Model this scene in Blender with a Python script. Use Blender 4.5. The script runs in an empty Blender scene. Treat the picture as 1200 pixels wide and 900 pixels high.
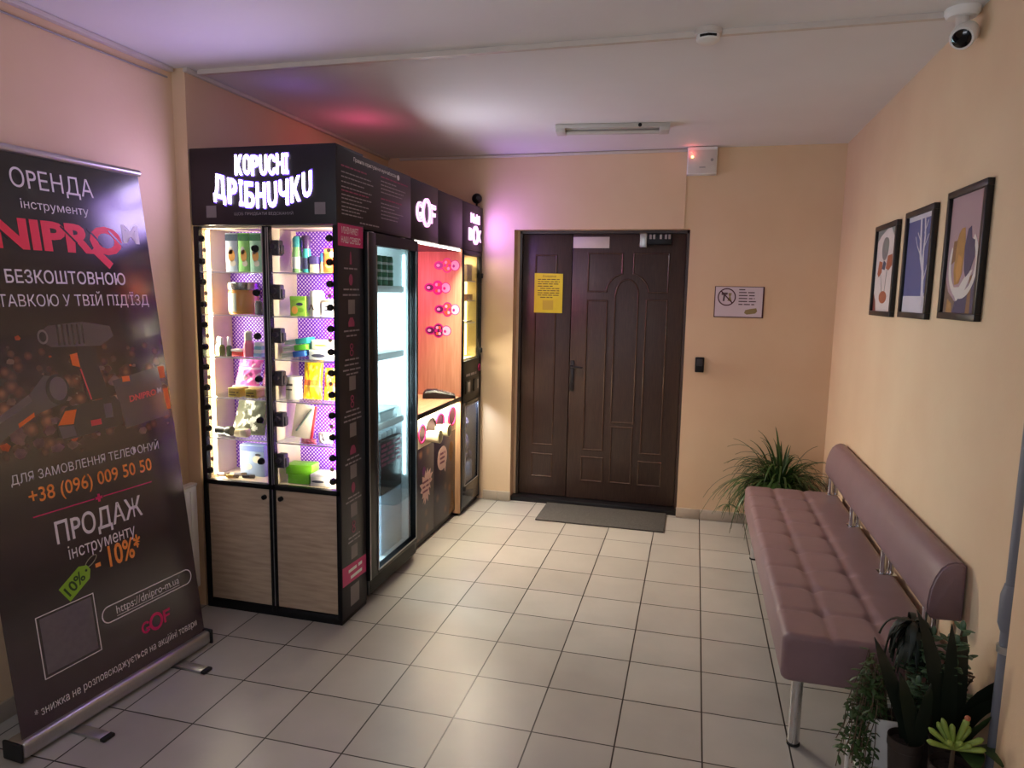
import bpy, bmesh, math, random
from mathutils import Vector, Matrix, noise
V = Vector
PI = math.pi
S = bpy.context.scene
COL = S.collection

# ------------------------------------------------------------------ camera
cd = bpy.data.cameras.new('camera'); cam = bpy.data.objects.new('camera', cd); COL.objects.link(cam)
cd.sensor_width = 36.0; cd.lens = 36.0 * 819.84 / 1200.0; cd.clip_start = 0.02
CAM_LOC = V((-0.0969, -4.4062, 1.5820)); YAW, PITCH, ROLL = -0.25422, 0.12997, 0.017974
cy, sy, cp, sp = math.cos(YAW), math.sin(YAW), math.cos(PITCH), math.sin(PITCH)
F = V((sy * cp, cy * cp, -sp)); R0 = V((cy, -sy, 0)); U0 = R0.cross(F)
RR = R0 * math.cos(ROLL) + U0 * math.sin(ROLL); UU = U0 * math.cos(ROLL) - R0 * math.sin(ROLL)
cam.matrix_world = Matrix(((RR.x, UU.x, -F.x, CAM_LOC.x), (RR.y, UU.y, -F.y, CAM_LOC.y), (RR.z, UU.z, -F.z, CAM_LOC.z), (0, 0, 0, 1)))
S.camera = cam

# ------------------------------------------------------------------ world, lights, exposure
S.view_settings.view_transform = 'Standard'; S.view_settings.look = 'None'
S.view_settings.gamma = 1.0; S.view_settings.exposure = 0.0; S.view_settings.use_curve_mapping = False
w = bpy.data.worlds.new('world'); S.world = w; w.use_nodes = True
bg = w.node_tree.nodes['Background']; bg.inputs[0].default_value = (0.74, 0.82, 1.0, 1); bg.inputs[1].default_value = 0.34
S.cycles.max_bounces = 8; S.cycles.diffuse_bounces = 5; S.cycles.transparent_max_bounces = 16; S.cycles.sample_clamp_indirect = 4.0

def area(name, loc, direction, sx, sz, power, color, spread=180):
    l = bpy.data.lights.new(name, 'AREA'); l.shape = 'RECTANGLE'; l.size = sx; l.size_y = sz
    l.energy = power; l.color = color; l.spread = math.radians(spread)
    o = bpy.data.objects.new(name, l); COL.objects.link(o); o.location = loc
    o.rotation_euler = V(direction).to_track_quat('-Z', 'Y').to_euler(); return o
def point(name, loc, power, color, r=0.03):
    l = bpy.data.lights.new(name, 'POINT'); l.energy = power; l.color = color; l.shadow_soft_size = r
    o = bpy.data.objects.new(name, l); COL.objects.link(o); o.location = loc; return o
WARM, COOL = (1.0, 0.86, 0.66), (0.90, 0.98, 1.0)
area('rear_down_fill_light', (-0.9, -5.6, 2.45), (0.0, 0.15, -1), 1.2, 0.4, 1.5, (1.0, 0.92, 0.84))  # weak downward fill added behind the camera, belongs to no known fixture
area('rear_broad_fill_light', (-1.2, -6.3, 1.5), (0.12, 1, 0.6), 2.0, 1.6, 13, (0.88, 0.92, 1.0))  # broad cool fill added at the open rear end, not a window
area('ceiling_fill_light', (-0.9, -5.3, 1.7), (0.05, 0.62, 0.80), 1.4, 0.5, 16, (0.84, 0.90, 1.0), 120)  # upward fill added behind the camera to brighten the ceiling
area('sign_light', (-2.0, -1.582, 2.03), (0, -1, 0.0), 0.60, 0.26, 3.4, (0.56, 0.36, 1.0))
area('round_logo_light', (-1.62, -0.51, 2.06), (1, 0.15, 0.2), 0.26, 0.18, 4.0, (0.90, 0.90, 1.0))
area('box_sign_light', (-1.62, 0.42, 2.02), (1, 0.1, 0), 0.26, 0.22, 3.4, (0.46, 0.24, 1.0))
area('cabinet_left_strip_light', (-2.350, -1.508, 1.255), (1, 0.15, 0), 0.02, 1.16, 8.5, WARM, 170)
area('cabinet_right_strip_light', (-1.684, -1.530, 1.255), (-1, 0.95, 0), 0.02, 1.16, 7.5, WARM, 120)
area('cabinet_purple_left_light', (-2.05, -1.375, 1.255), (0.05, 1, 0), 0.02, 1.1, 3.0, (0.55, 0.05, 1.0), 120)
area('cabinet_purple_right_light', (-1.76, -1.385, 1.255), (-0.1, 1, 0), 0.02, 1.1, 4.0, (0.55, 0.05, 1.0), 130)
area('fridge_right_light', (-2.20, -0.95, 1.0), (1, 0.15, 0), 0.30, 1.4, 48.0, (0.86, 0.96, 1.0))
area('fridge_top_light', (-1.9, -0.95, 1.83), (0, 0, -1), 0.3, 0.4, 30.0, COOL)
area('niche_strip_light', (-1.652, -0.25, 1.848), (0.28, -0.05, -1), 0.76, 0.03, 14.0, (1.0, 0.88, 0.62), 110)
area('niche_pink_light', (-1.95, -0.35, 1.84), (0.2, 0.6, -1), 0.03, 0.4, 13.0, (1.0, 0.18, 0.40))
area('under_counter_light', (-1.655, -0.25, 0.822), (-0.3, 0, -1), 0.75, 0.02, 8.0, (1.0, 0.85, 0.62))
area('locker_strip_light', (-1.70, 0.41, 1.47), (0.8, -0.5, -0.7), 0.03, 0.7, 16.0, (1.0, 0.88, 0.66), 120)
area('locker_inner_light', (-1.90, 0.41, 1.80), (0.3, 0, -1), 0.25, 0.3, 7.0, (1.0, 0.82, 0.50))
area('locker_lower_fill_light', (-1.678, 0.41, 0.775), (-0.5, 0.05, -1), 0.28, 0.02, 14, (0.75, 0.90, 1.0))  # fill added behind the door top to brighten toy and cushion
point('red_indicator_light', (-2.02, -0.55, 2.36), 1.0, (1.0, 0.10, 0.24), 0.02)
point('violet_indicator_light', (-2.05, -1.24, 2.36), 0.3, (0.35, 0.15, 1.0), 0.02)

# ------------------------------------------------------------------ materials
def lin(c):
    return tuple(((x / 255.0) / 12.92 if x <= 10 else (((x / 255.0) + 0.055) / 1.055) ** 2.4) for x in c)
MATS = {}
def mat(name, rgb, rough=0.5, metal=0.0, spec=0.5, var=0.0, vscale=20.0, bump=0.0, bscale=60.0, stretch=(1, 1, 1), rgb2=None, coat=0.0, ior=1.45):
    m = bpy.data.materials.new(name); m.use_nodes = True; nt = m.node_tree; N = nt.nodes; L = nt.links
    b = N['Principled BSDF']; c = lin(rgb)
    b.inputs['Base Color'].default_value = (*c, 1); b.inputs['Roughness'].default_value = rough
    b.inputs['Metallic'].default_value = metal; b.inputs['Specular IOR Level'].default_value = spec
    b.inputs['Coat Weight'].default_value = coat; b.inputs['IOR'].default_value = ior
    tc = N.new('ShaderNodeTexCoord'); mp = N.new('ShaderNodeMapping'); mp.inputs['Scale'].default_value = stretch
    L.new(tc.outputs['Object'], mp.inputs[0])
    nz = N.new('ShaderNodeTexNoise'); nz.inputs['Scale'].default_value = vscale; nz.inputs['Detail'].default_value = 4
    L.new(mp.outputs[0], nz.inputs['Vector'])
    mx = N.new('ShaderNodeMix'); mx.data_type = 'RGBA'
    c2 = lin(rgb2) if rgb2 else tuple(x * (1 - var) for x in c)
    mx.inputs[6].default_value = (*c, 1); mx.inputs[7].default_value = (*c2, 1)
    rp = N.new('ShaderNodeMapRange'); rp.inputs[1].default_value = 0.3; rp.inputs[2].default_value = 0.7
    L.new(nz.outputs[0], rp.inputs[0]); L.new(rp.outputs[0], mx.inputs[0]); L.new(mx.outputs[2], b.inputs['Base Color'])
    if bump:
        n2 = N.new('ShaderNodeTexNoise'); n2.inputs['Scale'].default_value = bscale; n2.inputs['Detail'].default_value = 5
        L.new(mp.outputs[0], n2.inputs['Vector'])
        bp = N.new('ShaderNodeBump'); bp.inputs['Strength'].default_value = bump; bp.inputs['Distance'].default_value = 0.01
        L.new(n2.outputs[0], bp.inputs['Height']); L.new(bp.outputs[0], b.inputs['Normal'])
    MATS[name] = m; return m
def emit(name, rgb, strength):
    m = mat(name, rgb, 0.6); b = m.node_tree.nodes['Principled BSDF']
    b.inputs['Emission Color'].default_value = (*lin(rgb), 1); b.inputs['Emission Strength'].default_value = strength; return m
def glass(name, tint=(255, 255, 255), refl=0.10, rough=0.02, graz=0.6):
    m = bpy.data.materials.new(name); m.use_nodes = True; nt = m.node_tree; N = nt.nodes; L = nt.links
    N.remove(N['Principled BSDF']); out = N['Material Output']
    t = N.new('ShaderNodeBsdfTransparent'); t.inputs[0].default_value = (*lin(tint), 1)
    g = N.new('ShaderNodeBsdfGlossy'); g.inputs['Roughness'].default_value = rough
    lw = N.new('ShaderNodeLayerWeight'); lw.inputs['Blend'].default_value = 0.5
    pw = N.new('ShaderNodeMath'); pw.operation = 'POWER'; pw.inputs[1].default_value = 4.0; L.new(lw.outputs['Facing'], pw.inputs[0])
    ml = N.new('ShaderNodeMath'); ml.operation = 'MULTIPLY_ADD'; ml.inputs[1].default_value = graz; ml.inputs[2].default_value = refl * 0.5
    L.new(pw.outputs[0], ml.inputs[0])
    mx = N.new('ShaderNodeMixShader'); L.new(ml.outputs[0], mx.inputs[0]); L.new(t.outputs[0], mx.inputs[1]); L.new(g.outputs[0], mx.inputs[2])
    L.new(mx.outputs[0], out.inputs[0]); MATS[name] = m; return m
def nodes_of(m):
    return m.node_tree.nodes, m.node_tree.links, m.node_tree.nodes['Principled BSDF']

m_wall = mat('peach_plaster', (221, 194, 160), 0.75, vscale=2.5, bump=0.07, bscale=60, rgb2=(215, 185, 151))
m_ceil = mat('white_ceiling_paint', (226, 225, 226), 0.7, var=0.05, vscale=2, bump=0.08, bscale=40)
m_skirt = mat('grey_skirting_tile', (178, 164, 148), 0.35, var=0.12, vscale=8)
m_black = mat('black_laminate', (20, 19, 23), 0.35, var=0.2, vscale=30)
m_blackm = mat('black_metal', (13, 13, 16), 0.42, 0.0, spec=0.35)
m_panel = mat('black_printed_panel', (25, 19, 29), 0.42, var=0.12, vscale=6)
m_dark2 = mat('charcoal_plastic', (48, 47, 52), 0.45)
m_bevel = mat('dark_edge', (66, 60, 70), 0.35)
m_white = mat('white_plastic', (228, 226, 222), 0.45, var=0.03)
m_offw = mat('aged_white_plastic', (206, 198, 190), 0.5, var=0.06)
m_grey = mat('grey_enamel', (150, 146, 142), 0.45, var=0.06)
m_chrome = mat('chrome', (205, 205, 208), 0.12, 1.0)
m_alu = mat('brushed_aluminium', (190, 188, 186), 0.32, 0.9, var=0.1, stretch=(1, 30, 1))
m_steel = mat('blue_grey_pipe_paint', (112, 114, 124), 0.45, 0.1)
m_leather = mat('mauve_leatherette', (132, 106, 110), 0.42, var=0.10, vscale=12, bump=0.12, bscale=260)
m_wood = mat('oak_laminate', (196, 174, 150), 0.5, vscale=7, stretch=(1, 1, 9), rgb2=(170, 148, 126))
m_wood2 = mat('light_oak_board', (222, 180, 138), 0.5, vscale=9, stretch=(9, 1, 0.6), rgb2=(206, 158, 118))
m_cream = mat('cream_laminate', (224, 206, 176), 0.5, var=0.06)
m_door = mat('wenge_door_veneer', (66, 50, 43), 0.36, vscale=14, stretch=(9, 1, 0.7), rgb2=(48, 36, 32), bump=0.10, bscale=50)
m_mould = mat('wenge_moulding', (80, 62, 53), 0.26, vscale=14, stretch=(9, 1, 0.7), rgb2=(62, 48, 41))
m_bronze = mat('dark_bronze', (58, 54, 56), 0.3, 0.8)
m_mat = mat('charcoal_ribbed_carpet', (88, 86, 84), 0.95, var=0.35, vscale=120, bump=0.7, bscale=300)
m_rubber = mat('black_rubber', (24, 24, 25), 0.7)
m_pink = mat('magenta_print', (196, 44, 112), 0.45)
m_text = mat('white_print', (232, 228, 230), 0.5)
m_textg = mat('grey_print', (150, 142, 150), 0.5)
m_textr = mat('dull_pink_print', (150, 58, 96), 0.5)
m_orange = mat('orange_print', (240, 140, 52), 0.5)
m_red = mat('coral_red_print', (236, 50, 66), 0.5)
m_green = mat('lime_green_print', (136, 186, 40), 0.5)
m_blank = mat('pale_blank_label', (128, 120, 122), 0.5, var=0.1)
m_soil = mat('potting_soil', (40, 30, 24), 0.95, var=0.4, vscale=90, bump=0.6)
m_leafd = mat('dark_strap_leaf', (32, 40, 30), 0.35, vscale=6, stretch=(1, 1, 1), rgb2=(22, 28, 22))
m_leafm = mat('mid_green_leaf', (58, 84, 44), 0.45, var=0.35, vscale=14)
m_leafs = mat('spider_plant_leaf', (62, 92, 40), 0.42, vscale=9, rgb2=(40, 62, 30))
m_leafl = mat('lime_succulent_leaf', (150, 172, 78), 0.40, vscale=16, rgb2=(120, 144, 66))
m_leafp = mat('jade_leaf', (78, 104, 76), 0.35, var=0.3, vscale=14)
m_tip = mat('reddish_leaf_tip', (176, 104, 74), 0.4)
m_stem = mat('brown_stem', (88, 72, 54), 0.7, var=0.3)
m_terra = mat('brown_plastic_pot', (44, 34, 29), 0.55, var=0.1)
m_lit = emit('lit_white_letters', (240, 228, 255), 8.0)
m_glow = emit('violet_letter_rim', (104, 70, 235), 1.0)
m_litp = emit('lit_pink_logo', (255, 196, 246), 1.7)
m_logoedge = emit('lit_logo_inner_line', (214, 96, 205), 0.9)
m_led = emit('warm_led_strip', (255, 226, 178), 9.0)
m_ledw = emit('white_led_strip', (255, 244, 232), 8.0)
m_ledc = emit('cool_led_strip', (220, 250, 255), 8.0)
m_ledy = emit('yellow_led_strip', (255, 232, 160), 5.0)
m_ledr = emit('red_indicator', (255, 70, 60), 6.0)
m_leda = emit('amber_indicator', (255, 200, 110), 6.0)
m_ledv = emit('violet_indicator', (120, 60, 255), 6.0)
m_glass = glass('clear_glass', (250, 252, 252), 0.06)
m_fglass = glass('fridge_glass', (238, 248, 250), 0.26)
m_dglass = glass('smoked_glass', (190, 190, 196), 0.10)
m_shelf = glass('shelf_glass', (238, 246, 246), 0.10)
m_pglass = glass('picture_glass', (252, 252, 252), 0.02, 0.05, 0.12)

def make_tile():
    m = mat('beige_floor_tile', (176, 162, 144), 0.30, spec=0.5); N, L, b = nodes_of(m)
    tc = N.new('ShaderNodeTexCoord')
    br = N.new('ShaderNodeTexBrick'); br.offset = 0.0; br.squash = 1.0
    br.inputs['Scale'].default_value = 1.0; br.inputs['Brick Width'].default_value = 0.3; br.inputs['Row Height'].default_value = 0.3
    br.inputs['Mortar Size'].default_value = 0.0030; br.inputs['Mortar Smooth'].default_value = 0.15; br.inputs['Bias'].default_value = 0.0
    br.inputs['Color1'].default_value = (*lin((182, 178, 171)), 1); br.inputs['Color2'].default_value = (*lin((171, 166, 159)), 1)
    br.inputs['Mortar'].default_value = (*lin((40, 33, 29)), 1)
    L.new(tc.outputs['Object'], br.inputs['Vector'])
    nz = N.new('ShaderNodeTexNoise'); nz.inputs['Scale'].default_value = 5; nz.inputs['Detail'].default_value = 6
    L.new(tc.outputs['Object'], nz.inputs['Vector'])
    mx = N.new('ShaderNodeMix'); mx.data_type = 'RGBA'; mx.blend_type = 'MULTIPLY'; mx.inputs[0].default_value = 0.25
    L.new(br.outputs['Color'], mx.inputs[6]); L.new(nz.outputs[0], mx.inputs[7]); L.new(mx.outputs[2], b.inputs['Base Color'])
    rm = N.new('ShaderNodeMapRange'); rm.inputs[3].default_value = 0.24; rm.inputs[4].default_value = 0.44
    L.new(nz.outputs[0], rm.inputs[0]); L.new(rm.outputs[0], b.inputs['Roughness'])
    bp = N.new('ShaderNodeBump'); bp.inputs['Strength'].default_value = 0.6; bp.inputs['Distance'].default_value = 0.002; bp.invert = True
    L.new(br.outputs['Fac'], bp.inputs['Height']); L.new(bp.outputs[0], b.inputs['Normal'])
    return m
m_tile = make_tile()

def make_peg():
    m = mat('purple_perforated_board', (120, 60, 200), 0.5); N, L, b = nodes_of(m)
    tc = N.new('ShaderNodeTexCoord'); sx = N.new('ShaderNodeSeparateXYZ'); L.new(tc.outputs['Object'], sx.inputs[0])
    def frac(sock, off):
        a = N.new('ShaderNodeMath'); a.operation = 'MULTIPLY_ADD'; a.inputs[1].default_value = 1 / 0.019; a.inputs[2].default_value = off; L.new(sock, a.inputs[0])
        f = N.new('ShaderNodeMath'); f.operation = 'FRACT'; L.new(a.outputs[0], f.inputs[0])
        s = N.new('ShaderNodeMath'); s.operation = 'SUBTRACT'; s.inputs[1].default_value = 0.5; L.new(f.outputs[0], s.inputs[0]); return s.outputs[0]
    def dots(off):
        cb = N.new('ShaderNodeCombineXYZ'); L.new(frac(sx.outputs['X'], off), cb.inputs[0]); L.new(frac(sx.outputs['Z'], off), cb.inputs[1])
        ln = N.new('ShaderNodeVectorMath'); ln.operation = 'LENGTH'; L.new(cb.outputs[0], ln.inputs[0])
        lt = N.new('ShaderNodeMath'); lt.operation = 'LESS_THAN'; lt.inputs[1].default_value = 0.22; L.new(ln.outputs['Value'], lt.inputs[0]); return lt.outputs[0]
    mxm = N.new('ShaderNodeMath'); mxm.operation = 'MAXIMUM'; L.new(dots(0.0), mxm.inputs[0]); L.new(dots(0.5), mxm.inputs[1])
    mx = N.new('ShaderNodeMix'); mx.data_type = 'RGBA'
    mx.inputs[6].default_value = (*lin((108, 30, 190)), 1); mx.inputs[7].default_value = (*lin((232, 206, 246)), 1)  # pale dot colour paints the backlight showing through the holes
    L.new(mxm.outputs[0], mx.inputs[0]); L.new(mx.outputs[2], b.inputs['Base Color']); return m
m_peg = make_peg()

# ------------------------------------------------------------------ mesh building
ROOT = {}
_txt = {}
def _raw(body, bold, ext, sp):
    c = bpy.data.curves.new('text', 'FONT'); c.body = body; c.offset = bold; c.extrude = ext; c.resolution_u = 3; c.space_character = sp
    o = bpy.data.objects.new('text', c); COL.objects.link(o); bpy.context.view_layer.update()
    me = o.evaluated_get(bpy.context.evaluated_depsgraph_get()).to_mesh()
    vs = [v.co.copy() for v in me.vertices]; fs = [tuple(p.vertices) for p in me.polygons]
    bpy.data.objects.remove(o); bpy.data.curves.remove(c); return vs, fs
def _adv(body, sp):
    return max(v.x for v in _raw(body + 'I', 0, 0, sp)[0]) - max(v.x for v in _raw('I', 0, 0, sp)[0])
def text_geo(body, bold=0.0, ext=0.0, sp=1.0):
    """outline text scaled to a unit box; the small Cyrillic en is drawn as two posts and a bar"""
    k = (body, bold, ext, sp)
    if k in _txt: return _txt[k]
    body = body.replace('\u0420', 'P').replace('\u0424', '\u03a6'); vs, fs, x = [], [], 0.0
    import re as _re
    for seg in _re.findall('\u043d|[^\u043d]+', body):
        n = len(vs)
        if seg == '\u043d':
            for a0, a1, b0, b1 in ((0.08, 0.165, 0, 0.54), (0.425, 0.51, 0, 0.54), (0.165, 0.425, 0.24, 0.32)):
                m = len(vs); vs += [V((x + a0, b0, 0)), V((x + a1, b0, 0)), V((x + a1, b1, 0)), V((x + a0, b1, 0))]; fs.append((m, m + 1, m + 2, m + 3))
            x += 0.59
        else:
            if seg.strip():
                sv, sf = _raw(seg, bold, ext, sp); vs += [v + V((x, 0, 0)) for v in sv]; fs += [tuple(i + n for i in f) for f in sf]
            if seg != body: x += _adv(seg, sp)
    x0 = min(v.x for v in vs); x1 = max(v.x for v in vs); y0 = min(v.y for v in vs); y1 = max(v.y for v in vs)
    vs = [V(((v.x - x0) / (x1 - x0), (v.y - y0) / (y1 - y0), v.z)) for v in vs]
    _txt[k] = (vs, fs); return _txt[k]

class MB:
    def __init__(s): s.v = []; s.f = []; s.m = []
    def add(s, vs, fs, m=0):
        n = len(s.v); s.v += [V(v) for v in vs]; s.f += [tuple(i + n for i in f) for f in fs]; s.m += [m] * len(fs); return s
    def box(s, x0, x1, y0, y1, z0, z1, b=0.0, m=0, seg=2, M=None):
        bm = bmesh.new(); bmesh.ops.create_cube(bm, size=1.0)
        for v in bm.verts: v.co = V(((x0 + x1) / 2 + v.co.x * (x1 - x0), (y0 + y1) / 2 + v.co.y * (y1 - y0), (z0 + z1) / 2 + v.co.z * (z1 - z0)))
        b = min(b, 0.48 * min(abs(x1 - x0), abs(y1 - y0), abs(z1 - z0)))
        if b > 0: bmesh.ops.bevel(bm, geom=list(bm.edges), offset=b, segments=seg, affect='EDGES', profile=0.5)
        bm.verts.index_update(); vs = [v.co.copy() for v in bm.verts]
        if M is not None: vs = [M @ v for v in vs]
        s.add(vs, [[v.index for v in f.verts] for f in bm.faces], m); bm.free(); return s
    def loft(s, rings, m=0, cap=True, close=True):
        n = len(rings[0]); vs = [p for r in rings for p in r]; fs = []
        for i in range(len(rings) - 1):
            for j in range(n if close else n - 1):
                k = (j + 1) % n; fs.append((i * n + j, i * n + k, (i + 1) * n + k, (i + 1) * n + j))
        if cap: fs.append(tuple(range(n))[::-1]); fs.append(tuple((len(rings) - 1) * n + j for j in range(n)))
        return s.add(vs, fs, m)
    def tube(s, path, r, n=10, m=0, flat=1.0, up=None):
        path = [V(p) for p in path]; rings = []
        rr = r if isinstance(r, (list, tuple)) else [r] * len(path)
        ref = V(up) if up else None
        for i, p in enumerate(path):
            t = (path[min(i + 1, len(path) - 1)] - path[max(i - 1, 0)]).normalized()
            if ref is None: ref = V((0, 0, 1)) if abs(t.z) < 0.9 else V((1, 0, 0))
            x = t.cross(ref)
            if x.length < 1e-5: x = t.orthogonal()
            x.normalize(); y = x.cross(t).normalized(); ref = y
            rings.append([p + x * (math.cos(2 * PI * j / n) * rr[i]) + y * (math.sin(2 * PI * j / n) * rr[i] * flat) for j in range(n)])
        return s.loft(rings, m)
    def lathe(s, prof, c=(0, 0, 0), n=20, m=0, M=None, sx=1.0, sy=1.0):
        c = V(c); rings = []
        for r, z in prof:
            ring = [V((math.cos(2 * PI * j / n) * r * sx, math.sin(2 * PI * j / n) * r * sy, z)) for j in range(n)]
            rings.append([c + (M @ p if M is not None else p) for p in ring])
        return s.loft(rings, m)
    def prism(s, poly, O, X, Y, d, m=0, front=True):
        O, X, Y = V(O), V(X), V(Y); nrm = X.cross(Y).normalized(); n = len(poly)
        a = [O + X * p[0] + Y * p[1] for p in poly]; b = [p + nrm * d for p in a]
        return s.add(a + b, [tuple(range(n))[::-1], tuple(range(n, 2 * n))] + [(i, (i + 1) % n, n + (i + 1) % n, n + i) for i in range(n)], m)
    def rect(s, u0, u1, v0, v1, O, X, Y, d, m=0):
        return s.prism([(u0, v0), (u1, v0), (u1, v1), (u0, v1)], O, X, Y, d, m)
    def disc(s, cu, cv, ru, rv, O, X, Y, d, m=0, n=24, rot=0.0):
        c_, s_ = math.cos(rot), math.sin(rot)
        return s.prism([(cu + ru * math.cos(2 * PI * i / n) * c_ - rv * math.sin(2 * PI * i / n) * s_, cv + ru * math.cos(2 * PI * i / n) * s_ + rv * math.sin(2 * PI * i / n) * c_) for i in range(n)], O, X, Y, d, m)
    def ringp(s, cu, cv, ru, rv, t, O, X, Y, d, m=0, n=28, a0=0.0, a1=2 * PI):
        O, X, Y = V(O), V(X), V(Y); nrm = X.cross(Y).normalized(); full = abs(a1 - a0 - 2 * PI) < 1e-6; rings = []
        for i in range(n if full else n + 1):
            a = a0 + (a1 - a0) * i / n; c_, s_ = math.cos(a), math.sin(a)
            o = O + X * (cu + ru * c_) + Y * (cv + rv * s_); q = O + X * (cu + (ru - t) * c_) + Y * (cv + (rv - t) * s_)
            rings.append([q, o, o + nrm * d, q + nrm * d])
        if full: rings.append(rings[0])
        return s.loft(rings, m, cap=not full)
    def line(s, p, q, t, O, X, Y, d, m=0):
        p, q = V((*p, 0)), V((*q, 0)); e = (q - p).normalized(); h = V((-e.y, e.x, 0)) * t / 2
        return s.prism([(p - h).to_2d(), (q - h).to_2d(), (q + h).to_2d(), (p + h).to_2d()], O, X, Y, d, m)
    def text(s, body, w, h, O, X, Y, d=0.0006, m=0, bold=0.0, ext=0.0, depth=1.0, sp=1.0):
        vs, fs = text_geo(body, bold, ext, sp); O, X, Y = V(O), V(X), V(Y); nrm = X.cross(Y).normalized()
        return s.add([O + X * (v.x * w) + Y * (v.y * h) + nrm * (d + v.z * depth) for v in vs], fs, m)
    def words(s, u0, u1, v, h, O, X, Y, rnd, m=0, d=0.0006, fill=0.82):
        u = u0
        while u < u1:
            l = min(rnd.uniform(2.0, 5.0) * h, u1 - u)
            if l > 0.4 * h: s.rect(u, u + l * 0.94, v, v + h * 0.6, O, X, Y, d, m)
            u += l + h * 0.45
        return s
    def sphere(s, c, r, m=0, nu=16, nv=10, sz=1.0, M=None):
        prof = [(max(1e-4, r * math.sin(PI * i / nv)), -r * sz * math.cos(PI * i / nv)) for i in range(nv + 1)]
        return s.lathe(prof, c, nu, m, M)
    def data(s, name, mats, loc, angle=40):
        me = bpy.data.meshes.new(name); loc = V(loc)
        me.from_pydata([tuple(v - loc) for v in s.v], [], s.f)
        for m_ in (mats if isinstance(mats, (list, tuple)) else [mats]): me.materials.append(m_)
        me.polygons.foreach_set('material_index', s.m)
        bm = bmesh.new(); bm.from_mesh(me); bmesh.ops.recalc_face_normals(bm, faces=bm.faces); bm.to_mesh(me); bm.free()
        me.polygons.foreach_set('use_smooth', [True] * len(me.polygons)); me.set_sharp_from_angle(angle=math.radians(angle)); me.update()
        return me
    def part(s, name, mats, parent, label=None, kind=None, angle=40):
        r = parent
        while r.parent: r = r.parent
        o = bpy.data.objects.new(name, s.data(name, mats, r.location, angle)); COL.objects.link(o); o.parent = parent
        if label: o['label'] = label
        if kind: o['kind'] = kind
        return o
    def one(s, name, label, cat, mats, loc, group=None, kind=None, angle=40):
        o = bpy.data.objects.new(name, s.data(name, mats, loc, angle)); COL.objects.link(o); o.location = loc
        tag(o, label, cat, group, kind); return o
def tag(o, label=None, cat=None, group=None, kind=None):
    for k, x in (('label', label), ('category', cat), ('group', group), ('kind', kind)):
        if x: o[k] = x
def thing(name, label, cat, loc, group=None, kind=None):
    o = bpy.data.objects.new(name, None); COL.objects.link(o); o.location = loc; o.empty_display_size = 0.05
    tag(o, label, cat, group, kind); return o
EX, EY, EZ = V((1, 0, 0)), V((0, 1, 0)), V((0, 0, 1))
rnd = random.Random(7)

# ------------------------------------------------------------------ room
HC, XL, XR, YB, YN, YD = 2.567, -2.40, 0.79, 0.62, -6.6, 0.74
MB().box(-2.9, 1.2, YN, 1.0, -0.12, 0.0).one('floor', 'beige square tiled floor with dark joints', 'floor', m_tile, (0, 0, 0), kind='structure')
MB().box(-2.9, 1.2, YN, 1.0, HC, HC + 0.12).one('ceiling', 'plain white painted ceiling', 'ceiling', m_ceil, (0, 0, HC), kind='structure')
b = MB(); b.box(-2.7, XL - 0.07, YN, 0.9, 0, HC); b.box(-2.7, XL, -1.562, 0.9, 0, HC)
b.one('wall_left', 'peach plastered wall behind the banner and the vending cabinets', 'wall', m_wall, (XL, -2, 0), kind='structure')
DX0, DX1, DZ = -1.405, -0.163, 2.035
b = MB(); b.box(-2.7, DX0, YB, 0.95, 0, HC); b.box(DX1, 1.1, YB, 0.95, 0, HC); b.box(DX0, DX1, YB, 0.95, DZ, HC); b.box(DX0, DX1, 0.93, 0.95, 0, DZ); b.box(DX0, DX0 + 0.019, YD - 0.022, 0.95, 0, DZ)
b.one('wall_back', 'peach plastered end wall around the dark door', 'wall', m_wall, (-0.7, YB, 0), kind='structure')
b = MB(); b.box(XR, 1.1, YN, 0.9, 0, HC); b.box(0.745, 1.1, -3.05, -2.375, 0, HC, 0.004)
b.one('wall_right', 'peach plastered wall carrying three framed prints', 'wall', m_wall, (XR, -2, 0), kind='structure')
for x0, x1, nm in ((-1.62, DX0 + 0.004, 'baseboard_back'), (DX1 - 0.004, XR, 'baseboard_back.001')):
    b = MB(); x = x0
    while x < x1 - 0.01:
        xe = min(x1, (math.floor(x / 0.3 + 1e-6) + 1) * 0.3); b.box(x + 0.001, xe - 0.001, YB - 0.012, YB, 0.0, 0.072, 0.002); x = xe
    b.one(nm, 'grey tile skirting along the foot of the end wall', 'skirting', m_skirt, (x0, YB, 0), kind='structure')
b = MB(); b.box(XR - 0.012, XR, -2.3, YB - 0.013, 0, 0.072, 0.002)
b.one('baseboard_right', 'grey tile skirting along the right wall', 'skirting', m_skirt, (XR, 0, 0), kind='structure')
b = MB(); b.box(XL - 0.07, XL - 0.058, -5.0, -1.58, 0, 0.072, 0.002)
b.one('baseboard_left', 'grey tile skirting along the left wall', 'skirting', m_skirt, (XL, -3, 0), kind='structure')
b = MB(); b.box(DX0, DX1, YB + 0.02, 0.9, 0.0, 0.035, 0.003)
b.one('trim_1', 'dark door threshold', 'threshold', m_black, (-0.8, YD, 0), kind='structure')

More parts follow.
